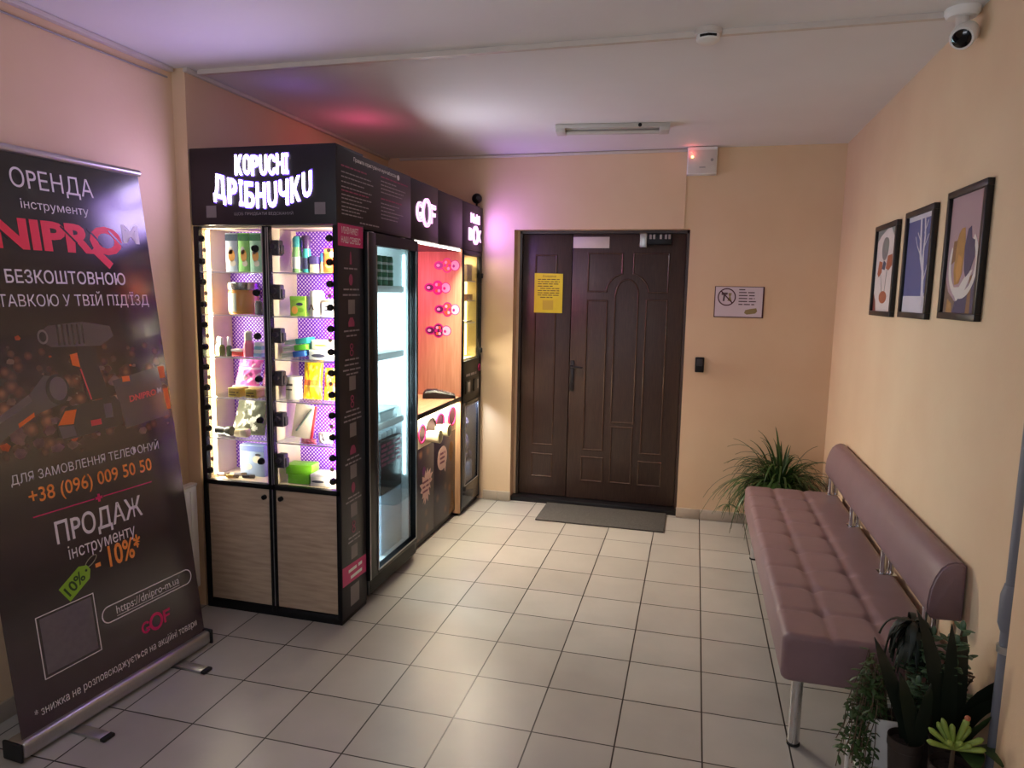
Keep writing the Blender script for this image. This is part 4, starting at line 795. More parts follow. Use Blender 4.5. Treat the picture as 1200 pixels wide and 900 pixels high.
for i, (c, c2, lb) in enumerate((((196, 200, 196), (60, 110, 200), 'folded blue and grey cloth pack, lowest of the fan'), ((214, 214, 206), (110, 210, 60), 'folded lime and grey cloth pack, middle of the fan'), ((200, 214, 206), (50, 176, 170), 'folded teal and grey cloth pack, topmost of the fan'))):
    cx_ = -1.915 + 0.008 * i; Mx = Matrix.Translation((cx_, -1.47, z + 0.016 + i * 0.0305)) @ Matrix.Rotation(-0.13 - 0.0 * i, 4, 'Y')
    b = MB(); 
    for k in range(2): b.box(-0.062, 0.062, -0.035, 0.035, -0.008 + k * 0.0125, 0.004 + k * 0.0125, 0.005, 0 if k == 0 else 0, M=Mx)
    b.box(0.0, 0.064, -0.037, 0.037, -0.0095, 0.0180, 0.005, 1, M=Mx)
    b.one('cloth_pack', lb + ' on the third shelf, right bay', 'cloth', [pm(c), pm(c2)], (cx_, -1.47, z + i * 0.03), 'folded cloth packs')
carton('flat white carton, lower of two on the third shelf, right bay', -1.838, -1.716, -1.49, -1.42, z, z + 0.045, (232, 232, 226), (214, 224, 220), [(0.4, 0.4, 0.3, 0.2, 3)], group='flat white cartons')
carton('flat white carton, upper of two on the third shelf, right bay', -1.826, -1.720, -1.485, -1.425, z + 0.0455, z + 0.092, (236, 228, 218), (226, 214, 196), [(0.5, 0.45, 0.35, 0.12, 1)], group='flat white cartons')
z = SH[2] + E0
t = thing('tin', 'white paper-wrapped tin on the fourth shelf, right bay', 'tin', (-1.935, -1.468, z))
MB().lathe([(0.001, 0), (0.038, 0), (0.039, 0.003), (0.039, 0.094), (0.001, 0.094)], (-1.935, -1.468, z), 26).part('body', pm((232, 220, 204)), t); MB().lathe([(0.001, 0.094), (0.041, 0.094), (0.041, 0.108), (0.001, 0.110)], (-1.935, -1.468, z), 26).part('lid', pm((220, 220, 216), 0.3), t)
q = MB(); q.words(-1.955, -1.915, z + 0.066, 0.018, V((0, -1.5055, 0)), EX, EZ, rnd, 0, 0.0015); q.words(-1.953, -1.917, z + 0.045, 0.010, V((0, -1.5055, 0)), EX, EZ, rnd, 0, 0.0015); q.part('print', pm((80, 66, 60)), t)
pouch('large yellow snack pouch with orange band on the fourth shelf, right bay', -1.905, -1.800, -1.44, z, 1.246, 0.05, [(250, 196, 30), (236, 120, 50), (252, 220, 90)], seed=21, lean=0.02, band=(0.35, 0.5))
pouch('smaller yellow orange pouch at the right end of the fourth shelf', -1.790, -1.712, -1.45, z, 1.213, 0.045, [(246, 180, 40), (226, 90, 40), (250, 226, 140)], seed=33, lean=0.02, band=(0.4, 0.55))
z = SH[1] + E0
t = thing('blister_pack', 'cream blister card with grey pen and red edge on the fifth shelf', 'pack', (-1.90, -1.46, z))
Mx = Matrix.Translation((-1.90, -1.47, z)) @ Matrix.Rotation(-0.12, 4, 'X') @ Matrix.Rotation(0.12, 4, 'Y')
MB().box(-0.056, 0.056, -0.003, 0.003, 0.009, 0.172, 0.002, M=Mx).part('card', pm((232, 214, 196)), t); MB().box(0.046, 0.058, -0.0045, 0.0045, 0.009, 0.172, 0.002, M=Mx).part('spine', pm((226, 70, 80)), t)
MB().tube([Mx @ V((-0.03, -0.008, 0.04)), Mx @ V((0.03, -0.008, 0.145)), Mx @ V((0.036, -0.008, 0.156))], [0.005, 0.006, 0.003], 10).part('pen', pm((96, 104, 100), 0.3), t)
pouch('flat pink packet lying at the front of the fifth shelf, right bay', -1.865, -1.783, -1.53, z, z + 0.022, 0.03, [(244, 120, 150), (250, 200, 210), (250, 180, 196)], seed=41, lean=0.0, name='packet')
pouch('small crumpled white bag on the fifth shelf, right bay', -1.795, -1.722, -1.49, z, z + 0.050, 0.05, [(240, 228, 236), (246, 220, 236), (250, 244, 248)], seed=45, lean=0.0)
z = SH[0] + E0
carton('flat bright green box, lower of two on the lowest shelf, right bay', -1.955, -1.845, -1.508, -1.42, z, z + 0.046, (120, 200, 40), (130, 206, 50), [], group='flat green boxes', rot=0.05)
carton('flat bright green box with grey lid, upper of two on the lowest shelf', -1.965, -1.835, -1.510, -1.42, z + 0.0465, z + 0.092, (124, 204, 40), (130, 206, 50), [], group='flat green boxes', rot=0.12)
carton('flat white and grey box leaning right of the green boxes', -1.828, -1.735, -1.52, -1.42, z, z + 0.058, (232, 226, 222), (206, 200, 200), [(0.4, 0.4, 0.35, 0.1, 3)], rot=0.08)

# ------------------------------------------------------------------ goods in the fridge
m_can = mat('green_can', (44, 130, 92), 0.3, 0.3, var=0.2); m_canp = mat('white_can_print', (214, 230, 220), 0.4)
for i in range(12):
    z = 1.602; xx = (-1.745, -1.815, -1.885)[i % 3]; yy = (-1.04, -0.968, -0.896, -0.824)[i // 3]
    t = thing('drink_can', 'green drink can, %s of the %s row, top fridge shelf' % (('front', 'middle', 'back')[i % 3], ('leftmost', 'second', 'third', 'rightmost')[i // 3]), 'can', (xx, yy, z + E0), 'green cans on the top shelf of the fridge')
    MB().lathe([(0.001, 0), (0.026, 0), (0.032, 0.008), (0.032, 0.150), (0.027, 0.162), (0.001, 0.160)], (xx, yy, z + E0), 22).part('body', m_can, t)
    q = MB(); 
    for zz in (0.035, 0.075, 0.115): q.lathe([(0.001, zz), (0.0324, zz), (0.0324, zz + 0.014), (0.001, zz + 0.014)], (xx, yy, z + E0), 22)
    q.part('print', m_canp, t)
for i in range(2):
    xx = (-1.77, -1.86)[i]; yy = -0.98
    bottle('pale mint carton bottle, %s on the middle fridge shelf' % ('front one' if i == 0 else 'rear one'), xx, yy, 1.2454, 0.034, 0.23, (176, 226, 208), (70, 176, 140), 0.2, 0.5, group='mint bottles in the fridge')
t = thing('food_tray', 'clear plastic tray lying on the lower fridge shelf', 'tray', (-1.80, -0.92, 0.87)); z = 0.8704
MB().box(-1.90, -1.715, -0.99, -0.76, z, z + 0.05, 0.01).part('base', pm((226, 238, 238), 0.2), t); MB().box(-1.91, -1.710, -0.995, -0.755, z + 0.05, z + 0.062, 0.005).part('lid', pm((206, 226, 228), 0.15), t)
t = thing('drinks_crate', 'black crate with dark pink printed bands at the bottom of the fridge', 'crate', (-1.85, -0.95, 0.125)); z = 0.1235
b = MB(); b.box(-2.05, -1.712, -0.99, -0.71, z + 0.34, z + 0.64, 0.008); b.part('body', m_black, t)
O = V((-1.712, 0, z)); q = MB(); r2 = random.Random(8)
for kk in range(5): q.words(-0.985, -0.715, 0.50 + kk * 0.027, 0.025, O, EY, EZ, r2, 0, 0.001)
O = V((0, -1.10, z))
q.part('print', mat('dark_rose_print', (150, 54, 84), 0.5), t)
b = MB()
for y in (-0.98, -0.915, -0.85, -0.785): b.box(-2.03, -1.735, y, y + 0.06, z + 0.64, z + 0.68, 0.012)
b.part('bottle_cap', pm((214, 226, 232)), t)
b = MB(); b.box(-2.05, -1.712, -0.99, -0.71, z, z + 0.3395, 0.008); b.one('crate_base', 'pale blue plastic box under the black crate in the fridge', 'crate', pm((186, 206, 226), 0.35), (-1.9, -0.93, z))

# ------------------------------------------------------------------ goods on the counter and in the locker
t = thing('payment_terminal', 'black payment terminal lying on the pink counter', 'terminal', (-1.76, 0.03, ZC))
m_term = mat('terminal_black', (30, 28, 34), 0.35); z = ZC + E0; b = MB(); Mx = Matrix.Translation((-1.765, 0.040, z)) @ Matrix.Rotation(0.38, 4, 'Z') @ Matrix.Diagonal((1.16, 1.16, 1.45, 1))
b.loft([[Mx @ V((x, y * s_, zz)) for x, y, zz in ((x_, -0.042, 0.0), (x_, 0.042, 0.0), (x_, 0.042, h_ * 0.75), (x_, 0.030, h_), (x_, -0.030, h_), (x_, -0.042, h_ * 0.75))] for x_, h_, s_ in ((-0.095, 0.020, 0.85), (-0.082, 0.036, 1.0), (-0.02, 0.040, 1.0), (0.05, 0.026, 0.95), (0.088, 0.020, 0.9), (0.095, 0.012, 0.8))])
b.part('body', m_term, t, angle=30)
b = MB(); b.box(-0.075, -0.010, -0.026, 0.026, 0.0385, 0.0420, 0.002, M=Mx); b.part('screen', mat('terminal_screen', (60, 60, 78), 0.1), t)
b = MB()
for i in range(3):
    for j in range(4): b.box(0.012 + j * 0.017, 0.022 + j * 0.017, -0.024 + i * 0.018, -0.012 + i * 0.018, 0.022, 0.0365 - j * 0.004, 0.002, M=Mx)
b.part('keypad', m_grey, t)
t = thing('coffee_machine', 'dark drinks machine in the counter niche beside the fridge', 'machine', (-1.98, -0.35, ZC))
b = MB(); b.box(-2.20, -1.86, -0.62, -0.18, z, z + 0.05, 0.006); b.box(-2.20, -2.02, -0.62, -0.18, z + 0.05, z + 0.44, 0.01); b.box(-2.20, -1.86, -0.62, -0.18, z + 0.34, z + 0.46, 0.01); b.part('body', m_dark2, t)
b = MB(); b.box(-1.862, -1.855, -0.55, -0.25, z + 0.37, z + 0.44, 0.002); b.part('control_panel', m_blackm, t)
b = MB(); b.tube([(-1.93, -0.40, z + 0.34), (-1.93, -0.40, z + 0.29)], 0.016, 12); b.tube([(-1.93, -0.35, z + 0.34), (-1.93, -0.35, z + 0.29)], 0.016, 12); b.part('spout', m_chrome, t)
b = MB(); b.box(-2.0, -1.865, -0.58, -0.22, z + 0.05, z + 0.058, 0.001); b.part('drip_tray', m_grey, t)
MB().lathe([(0.001, 0), (0.028, 0), (0.038, 0.095), (0.040, 0.098), (0.036, 0.098), (0.027, 0.006), (0.001, 0.006)], (-1.80, -0.42, z), 22).one('paper_cup', 'pale pink paper cup on the counter near the fridge', 'cup', pm((236, 190, 200)), (-1.80, -0.42, z))
for i, (x, y, zz, w_, h_, c, lb) in enumerate(((-1.735, 0.50, 1.66, 0.12, 0.12, (120, 100, 70), 'brown framed gift pack on the top shelf of the locker'), (-1.73, 0.48, 1.52, 0.16, 0.045, (176, 110, 66), 'flat orange brown box on the middle shelf of the locker'), (-1.73, 0.48, 1.36, 0.16, 0.014, (214, 196, 150), 'thin pale packet on the lower shelf of the locker'))):
    t = thing('gift_box', lb, 'box', (x, y, zz)); q = zz + E0
    MB().box(x - 0.03, x + 0.03, y - w_ / 2, y + w_ / 2, q, q + h_, 0.003).part('body', pm(c), t)
    MB().box(x - 0.0305, x + 0.0305, y - w_ * 0.32, y + w_ * 0.32, q + h_ * 0.12, q + h_ * 0.88, 0.0005).part('print', pm(tuple(int(v * 0.72) for v in c)), t)
m_plum = mat('dark_plush', (84, 70, 92), 0.9, bump=0.8, bscale=120)
t = thing('plush_toy', 'dark plush toy sitting behind the lower locker window', 'toy', (-1.79, 0.42, 0.30)); z = 0.330
MB().sphere((-1.755, 0.46, z + 0.12), 0.070, sz=1.6).part('body', m_plum, t); hd_ = MB().sphere((-1.750, 0.46, z + 0.285), 0.060).part('head', m_plum, t)
for s_ in (-1, 1): MB().sphere((-1.750, 0.46 + s_ * 0.046, z + 0.335), 0.024, nu=10, nv=8).part('ear', m_plum, hd_); MB().sphere((-1.710, 0.46 + s_ * 0.055, z + 0.040), 0.034, nu=10, nv=8).part('foot', m_plum, t)
m_bluew = mat('blue_white_pattern', (150, 190, 226), 0.6, vscale=60, rgb2=(236, 240, 244))
b = MB(); b.box(-1.95, -1.69, LY0 + 0.03, LY1 - 0.03, 0.045, 0.328, 0.02); b.one('prize_cushion', 'blue and white patterned cushion under the plush toy', 'cushion', m_bluew, (-1.82, 0.39, 0.05))

# ------------------------------------------------------------------ roll-up banner
P0 = V((-2.133, -1.908, 0.060)); BD = V((0.08, 0.9968, 0)).normalized(); BU = V((-0.12675, 0.01017, 0.99188)).normalized(); BN = BD.cross(BU).normalized()
bn = thing('roll_up_banner', 'tall dark roll-up advertising banner leaning by the left wall', 'banner', (-2.16, -2.33, 0))
m_sheet = mat('glossy_banner_vinyl', (20, 15, 19), 0.17, spec=0.5, coat=0.25, ior=1.8)
N, L, bs = nodes_of(m_sheet); tc = N.new('ShaderNodeTexCoord'); sx = N.new('ShaderNodeSeparateXYZ'); L.new(tc.outputs['Object'], sx.inputs[0])
rp = N.new('ShaderNodeValToRGB'); rp.color_ramp.elements[0].position = 0.0; rp.color_ramp.elements[0].color = (*lin((46, 20, 38)), 1); rp.color_ramp.elements[1].position = 0.40; rp.color_ramp.elements[1].color = (*lin((22, 17, 21)), 1)
mr = N.new('ShaderNodeMapRange'); mr.inputs[1].default_value = 0.05; mr.inputs[2].default_value = 2.0; L.new(sx.outputs['Z'], mr.inputs[0]); L.new(mr.outputs[0], rp.inputs[0]); L.new(rp.outputs[0], bs.inputs['Base Color'])
bs.inputs['Coat Roughness'].default_value = 0.22
SW, SL = 0.820, 2.000
def bp_(s, t, n=0.0): return P0 + BD * s + BU * t + BN * n
sheet = MB(); sheet.prism([(-SW, 0), (0, 0), (0, SL), (-SW, SL)], P0 - BN * 0.001, BD, BU, 0.001); sheet = sheet.part('banner_sheet', m_sheet, bn)
b = MB(); b.tube([bp_(-SW - 0.004, SL + 0.004, 0.001), bp_(0.004, SL + 0.004, 0.001)], 0.014, 14); b.part('top_rail', m_alu, bn)
b = MB(); b.tube([bp_(-0.41, 0.0, -0.022), bp_(-0.41, SL, -0.018)], 0.008, 10); b.part('pole', m_alu, bn)
cX = P0 - V((0, 0, 0.060)); 
M_ = Matrix(((BD.x, BD.y, 0, cX.x), (BD.y, -BD.x, 0, cX.y), (0, 0, 1, 0), (0, 0, 0, 1)))   # local x along the banner, y towards the room
MB().box(-0.835, 0.012, -0.060, 0.024, 0.012, 0.072, 0.014, M=M_, seg=3).part('cassette', m_alu, bn)
for u in (-0.846, 0.012): MB().box(u, u + 0.011, -0.062, 0.026, 0.008, 0.074, 0.006, M=M_).part('end_cap', m_rubber, bn)
for u in (-0.66, -0.19):
    f_ = MB().box(u, u + 0.045, -0.02, 0.150, 0.0, 0.011, 0.003, M=M_).part('foot', m_alu, bn)
    MB().box(u - 0.001, u + 0.046, 0.150, 0.172, 0.0, 0.013, 0.004, M=M_).part('foot_cap', m_rubber, f_)
def bt_(name, items, m_, n=0.0008):
    q = MB()
    for body, s0, s1, t0, t1, bold in items: q.text(body, s1 - s0, t1 - t0, bp_(s0, t0), BD, BU, n, bold=bold)
    q.part(name, m_, sheet)
m_bw = mat('banner_white_ink', (222, 214, 216), 0.4); m_bo = mat('banner_orange_ink', (236, 142, 62), 0.4); m_br = mat('banner_coral_ink', (240, 56, 70), 0.4); m_bp = mat('banner_magenta_ink', (206, 30, 98), 0.4)
bt_('lettering', [('ОРЕНДА', -0.551, -0.228, 1.858, 1.942, 0)], m_bw)
bt_('lettering', [('інструменту', -0.527, -0.262, 1.792, 1.834, 0)], m_bw)
bt_('logo', [('M', -0.122, -0.042, 1.707, 1.782, 0.03)], m_bw)
q = MB(); q.text('DNIPRO', 0.645, 0.112, bp_(-0.775, 1.653), BD, BU, 0.0008, bold=0.045); q.line((-0.265, 1.675), (-0.195, 1.610), 0.030, P0, BD, BU, 0.0009); q.part('logo', m_br, sheet)
q = MB()
for s0 in (-0.735, -0.62, -0.36, -0.25, -0.155): q.line((s0 - 0.03, 1.750), (s0 + 0.03, 1.690), 0.007, P0, BD, BU, 0.0014)
q.part('logo_cut', m_sheet, sheet)
bt_('lettering', [('БЕЗКОШТОВНОЮ', -0.623, -0.140, 1.536, 1.585, 0.012)], m_bw)
bt_('lettering', [("ДОСТАВКОЮ У ТВІЙ ПІД'ЇЗД", -0.775, -0.041, 1.446, 1.510, 0)], m_bw)
bt_('lettering', [('ДЛЯ ЗАМОВЛЕННЯ ТЕЛЕФОНУЙ', -0.717, -0.098, 0.847, 0.896, 0)], m_bw)
bt_('lettering', [('+38 (096) 009 50 50', -0.667, -0.147, 0.758, 0.826, 0.012)], m_bo)
q = MB(); q.line((-0.663, 0.727), (-0.425, 0.727), 0.004, P0, BD, BU, 0.0008); q.line((-0.385, 0.727), (-0.159, 0.727), 0.004, P0, BD, BU, 0.0008); q.line((-0.42, 0.727), (-0.39, 0.727), 0.010, P0, BD, BU, 0.0008); q.line((-0.405, 0.712), (-0.405, 0.742), 0.010, P0, BD, BU, 0.0008); q.part('rule', m_bp, sheet)
bt_('lettering', [('ПРОДАЖ', -0.594, -0.224, 0.590, 0.690, 0.012)], m_bw)
bt_('lettering', [('інструменту', -0.558, -0.272, 0.525, 0.588, 0)], m_bw)
bt_('lettering', [('- 10%*', -0.463, -0.254, 0.452, 0.540, 0.02)], m_bo)
a_ = 0.55; q = MB(); Xt = BD * math.cos(a_) + BU * math.sin(a_); Yt = BU * math.cos(a_) - BD * math.sin(a_); Ot = bp_(-0.545, 0.452)
q.prism([(-0.062, -0.034), (0.040, -0.034), (0.064, -0.010), (0.064, 0.012), (0.040, 0.034), (-0.062, 0.034)], Ot, Xt, Yt, 0.0008, 0); q.text('10%', 0.085, 0.042, Ot + Xt * -0.052 + Yt * -0.021, Xt, Yt, 0.0012, 1, bold=0.02); q.disc(0.050, 0.0, 0.005, 0.005, Ot, Xt, Yt, 0.0012, 1, n=10)
q.ringp(0.085, 0.010, 0.030, 0.013, 0.003, Ot, Xt, Yt, 0.0007, 2); q.part('discount_tag_print', [mat('tag_lime_print', (132, 176, 44), 0.45), mat('tag_dark_green', (34, 62, 26), 0.5), mat('tag_string_print', (150, 146, 120), 0.5)], sheet)
q = MB(); q.rect(-0.700, -0.502, 0.178, 0.376, P0, BD, BU, 0.0007, 0)
for (u0, u1, v0, v1) in ((-0.713, -0.489, 0.384, 0.387), (-0.713, -0.489, 0.165, 0.168), (-0.713, -0.710, 0.165, 0.387), (-0.492, -0.489, 0.165, 0.387)): q.rect(u0, u1, v0, v1, P0, BD, BU, 0.0009, 1)
q.part('blank_panel', [mat('banner_grey_panel', (110, 102, 106), 0.5, var=0.15, vscale=50), m_bw], sheet)
q = MB(); pl = [(-0.437 + 0.031 * math.cos(a), 0.280 + 0.031 * math.sin(a)) for a in [PI / 2 + PI * i / 12 for i in range(13)]] + [(-0.060 + 0.031 * math.cos(a), 0.280 + 0.031 * math.sin(a)) for a in [-PI / 2 + PI * i / 12 for i in range(13)]]
for i in range(len(pl)): q.line(pl[i], pl[(i + 1) % len(pl)], 0.004, P0, BD, BU, 0.0008)
q.text('https://dnipro-m.ua', 0.310, 0.042, bp_(-0.406, 0.258), BD, BU, 0.0008); q.rect(-0.406, -0.096, 0.259, 0.261, P0, BD, BU, 0.0008); q.part('web_address', m_bw, sheet)
q = MB(); q.ringp(-0.237, 0.163, 0.034, 0.036, 0.012, P0, BD, BU, 0.0008); q.ringp(-0.288, 0.160, 0.022, 0.024, 0.009, P0, BD, BU, 0.0008, a0=0.7, a1=5.6); q.rect(-0.288, -0.268, 0.150, 0.159, P0, BD, BU, 0.0008)
q.rect(-0.200, -0.189, 0.138, 0.190, P0, BD, BU, 0.0008); q.rect(-0.200, -0.164, 0.180, 0.190, P0, BD, BU, 0.0008); q.rect(-0.200, -0.168, 0.160, 0.169, P0, BD, BU, 0.0008); q.part('logo', m_bp, sheet)
bt_('lettering', [('* знижка не розповсюджується на акційні товари', -0.766, -0.037, 0.046, 0.086, 0)], m_bw)
# printed picture of tools on rubble
m_rub = mat('printed_rubble', (84, 58, 46), 0.17, coat=0.25, ior=1.8); N, L, bs = nodes_of(m_rub); tc = N.new('ShaderNodeTexCoord')
vo = N.new('ShaderNodeTexVoronoi'); vo.inputs['Scale'].default_value = 22; vo.inputs['Randomness'].default_value = 1; L.new(tc.outputs['Object'], vo.inputs['Vector'])
rp = N.new('ShaderNodeValToRGB'); e = rp.color_ramp.elements; e[0].position = 0.0; e[0].color = (*lin((190, 124, 86)), 1); e[1].position = 0.75; e[1].color = (*lin((26, 18, 18)), 1); e2 = e.new(0.35); e2.color = (*lin((112, 72, 54)), 1)
L.new(vo.outputs['Distance'], rp.inputs[0]); sx = N.new('ShaderNodeSeparateXYZ'); L.new(tc.outputs['Object'], sx.inputs[0])
fd = N.new('ShaderNodeValToRGB'); f_ = fd.color_ramp.elements; f_[0].position = 0.0; f_[0].color = (0, 0, 0, 1); f_[1].position = 1.0; f_[1].color = (0, 0, 0, 1); x_ = f_.new(0.25); x_.color = (1, 1, 1, 1); x_ = f_.new(0.52); x_.color = (0.7, 0.7, 0.7, 1); x_ = f_.new(0.78); x_.color = (0.12, 0.12, 0.12, 1)
mr = N.new('ShaderNodeMapRange'); mr.inputs[1].default_value = 0.95; mr.inputs[2].default_value = 1.50; L.new(sx.outputs['Z'], mr.inputs[0]); L.new(mr.outputs[0], fd.inputs[0])
mx = N.new('ShaderNodeMix'); mx.data_type = 'RGBA'; mx.inputs[6].default_value = (*lin((22, 17, 21)), 1); L.new(fd.outputs[0], mx.inputs[0]); L.new(rp.outputs[0], mx.inputs[7]); L.new(mx.outputs[2], bs.inputs['Base Color'])
q = MB(); q.rect(-SW + 0.002, -0.002, 0.895, 1.435, P0, BD, BU, 0.0004); pic = q.part('printed_picture', m_rub, sheet)
m_pt = [mat('printed_tool_dark', (82, 74, 71), 0.2, coat=0.25, ior=1.8), mat('printed_tool_black', (46, 43, 44), 0.2, coat=0.25, ior=1.8), mat('printed_tool_orange', (232, 118, 52), 0.35), mat('printed_tool_grey', (120, 108, 100), 0.35), mat('printed_rock', (146, 118, 100), 0.4, var=0.5, vscale=30), mat('printed_tool_coral', (206, 84, 74), 0.4), mat('printed_ember', (206, 104, 56), 0.4, var=0.5, vscale=60)]
q = MB(); r2 = random.Random(31)
for i in range(70):
    s_, t_ = r2.uniform(-0.80, -0.03), r2.uniform(0.93, 1.16) if i < 50 else r2.uniform(1.1, 1.36); r_ = r2.uniform(0.008, 0.032) * (1 if i < 50 else 0.5)
    n_ = r2.randint(5, 8); q.prism([(s_ + r_ * r2.uniform(0.7, 1.15) * math.cos(2 * PI * k / n_), t_ + 0.7 * r_ * r2.uniform(0.7, 1.15) * math.sin(2 * PI * k / n_)) for k in range(n_)], P0, BD, BU, 0.0006 + 0.00002 * (i % 9), 4 if r2.random() < 0.75 else 6)
q.prism([(-0.80, 1.02), (-0.70, 1.10), (-0.60, 1.155), (-0.545, 1.21), (-0.48, 1.195), (-0.455, 1.14), (-0.50, 1.10), (-0.60, 1.075), (-0.70, 1.02), (-0.80, 0.95)], P0, BD, BU, 0.0010, 0)
q.prism([(-0.79, 1.05), (-0.61, 1.148), (-0.60, 1.125), (-0.79, 1.03)], P0, BD, BU, 0.0012, 3); q.disc(-0.50, 1.155, 0.045, 0.055, P0, BD, BU, 0.0012, 1); q.disc(-0.497, 1.157, 0.034, 0.043, P0, BD, BU, 0.0013, 3); q.prism([(-0.66, 1.055), (-0.60, 1.085), (-0.60, 1.07), (-0.66, 1.04)], P0, BD, BU, 0.0013, 2)
q.prism([(-0.535, 1.362), (-0.50, 1.385), (-0.36, 1.395), (-0.245, 1.375), (-0.235, 1.335), (-0.30, 1.300), (-0.50, 1.308), (-0.535, 1.330)], P0, BD, BU, 0.0010, 0); q.disc(-0.525, 1.346, 0.020, 0.026, P0, BD, BU, 0.0013, 3); q.disc(-0.525, 1.346, 0.013, 0.018, P0, BD, BU, 0.0014, 1)
for k in range(6): q.rect(-0.47 + k * 0.02, -0.462 + k * 0.02, 1.312, 1.388, P0, BD, BU, 0.0012, 1)
q.prism([(-0.40, 1.305), (-0.32, 1.300), (-0.325, 1.24), (-0.290, 1.10), (-0.385, 1.095), (-0.40, 1.20)], P0, BD, BU, 0.0011, 1); q.prism([(-0.432, 1.275), (-0.402, 1.28), (-0.398, 1.225), (-0.428, 1.235)], P0, BD, BU, 0.0012, 2); q.line((-0.398, 1.22), (-0.372, 1.10), 0.006, P0, BD, BU, 0.0013, 5)
q.prism([(-0.525, 1.03), (-0.48, 1.085), (-0.27, 1.10), (-0.25, 1.07), (-0.25, 0.985), (-0.50, 0.965), (-0.525, 0.985)], P0, BD, BU, 0.0012, 1); q.prism([(-0.520, 1.025), (-0.485, 1.072), (-0.44, 1.072), (-0.46, 1.02)], P0, BD, BU, 0.0014, 2); q.prism([(-0.52, 1.02), (-0.46, 1.016), (-0.455, 0.975), (-0.51, 0.975)], P0, BD, BU, 0.0014, 3); q.rect(-0.325, -0.29, 1.02, 1.075, P0, BD, BU, 0.0014, 3); q.rect(-0.39, -0.345, 1.0, 1.022, P0, BD, BU, 0.0014, 5)
q.prism([(-0.27, 1.16), (-0.045, 1.195), (-0.020, 0.985), (-0.24, 0.965)], P0, BD, BU, 0.0010, 0); q.rect(-0.225, -0.19, 1.150, 1.172, P0, BD, BU, 0.0013, 2); q.prism([(-0.045, 1.195), (-0.012, 1.195), (-0.012, 1.145), (-0.040, 1.145)], P0, BD, BU, 0.0013, 2); q.prism([(-0.034, 1.10), (-0.008, 1.10), (-0.006, 1.01), (-0.026, 1.01)], P0, BD, BU, 0.0013, 2)
q.part('printed_tools', m_pt, pic)
q = MB(); q.text('DNIPRO', 0.135, 0.026, bp_(-0.205, 1.065), (BD + BU * 0.10).normalized(), BU, 0.0014, bold=0.03); q.part('printed_logo', m_pt[5], pic)
q = MB(); q.text('M', 0.022, 0.022, bp_(-0.064, 1.084), BD, BU, 0.0014, bold=0.03); q.part('printed_logo', m_bw, pic)

# ------------------------------------------------------------------ bench
bc = thing('bench', 'long mauve quilted leatherette bench with chrome legs along the right wall', 'bench', (0.5, -1.0, 0))
x0, x1, y0, y1, z0, z1 = 0.245, 0.762, -1.990, -0.040, 0.275, 0.448
rows = [y0 + (y1 - y0) * i / 9 for i in range(1, 9)]; lines = (0.402, 0.572)
def topz(x, y):
    h = 0.0
    for l in lines:
        h -= 0.0075 * math.exp(-((x - l) / 0.014) ** 2)
        for r_ in rows: h -= 0.012 * math.exp(-(((x - l) ** 2 + (y - r_) ** 2) / 0.028 ** 2))
    if x < 0.585:
        for r_ in rows: h -= 0.0055 * math.exp(-((y - r_) / 0.013) ** 2) * min(1, max(0, (0.585 - x) / 0.02))
    return h
def seat_ring(y, ins):
    a, c, lo, hi, r_ = x0 + ins, x1 - ins, z0 + ins, z1 - ins, 0.028; P = []
    P += [(c - r_ + r_ * math.cos(t), lo + r_ + r_ * math.sin(t)) for t in [-PI / 2 + PI / 2 * k / 3 for k in range(4)]]
    P += [(c - r_ + r_ * math.cos(t), hi - r_ + r_ * math.sin(t)) for t in [PI / 2 * k / 5 for k in range(6)]]
    nx = 46; P += [(c - r_ + (a + r_ - c + r_) * k / nx, hi) for k in range(1, nx)]
    P += [(a + r_ + r_ * math.cos(t), hi - r_ + r_ * math.sin(t)) for t in [PI / 2 + PI / 2 * k / 5 for k in range(6)]]
    P += [(a + r_ + r_ * math.cos(t), lo + r_ + r_ * math.sin(t)) for t in [PI + PI / 2 * k / 3 for k in range(4)]]
    return [V((x, y, z + (topz(x, y) if z > hi - 0.012 else 0))) for x, z in P]
rings = [seat_ring(y0 + 0.020 * (1 - math.cos(PI / 2 * k / 5)), 0.020 * (1 - math.sin(PI / 2 * k / 5))) for k in range(5)]
nr = 170; rings += [seat_ring(y0 + 0.02 + (y1 - y0 - 0.04) * k / nr, 0) for k in range(nr + 1)]
rings += [seat_ring(y1 - 0.020 * (1 - math.cos(PI / 2 * k / 5)), 0.020 * (1 - math.sin(PI / 2 * k / 5))) for k in range(4, -1, -1)]
MB().loft(rings).part('seat', m_leather, bc, angle=60)
# back rest: rounded D profile
prof = [(0.780, 0.556), (0.708, 0.553)] + [(0.690 + 0.012 * (1 - math.cos(t)) - 0.012 + 0.0, 0.560 + 0.0 * t) for t in ()]
prof += [(0.692, 0.558), (0.683, 0.572), (0.681, 0.595), (0.682, 0.615), (0.686, 0.650), (0.697, 0.690), (0.712, 0.722), (0.730, 0.740), (0.750, 0.748), (0.770, 0.746), (0.780, 0.738)]
def brk(y, k):
    cx_, cz_ = 0.732, 0.645; return [V((cx_ + (x - cx_) * k, y, cz_ + (z - cz_) * k)) for x, z in prof]
ya, yb = -1.965, -0.055
MB().loft([brk(ya, 0.93), brk(ya + 0.004, 0.975), brk(ya + 0.012, 1.0)] + [brk(ya + 0.012 + (yb - ya - 0.024) * k / 12, 1.0) for k in range(1, 12)] + [brk(yb - 0.012, 1.0), brk(yb - 0.004, 0.975), brk(yb, 0.93)]).part('backrest', m_leather, bc, angle=50)
q = MB()
for yv in (ya + 0.008,):
    pts = [p + V((0, 0, 0)) for p in brk(yv, 1.004)]; q.tube(pts + [pts[0]], 0.003, 6)
q.part('piping', m_leather, bc)
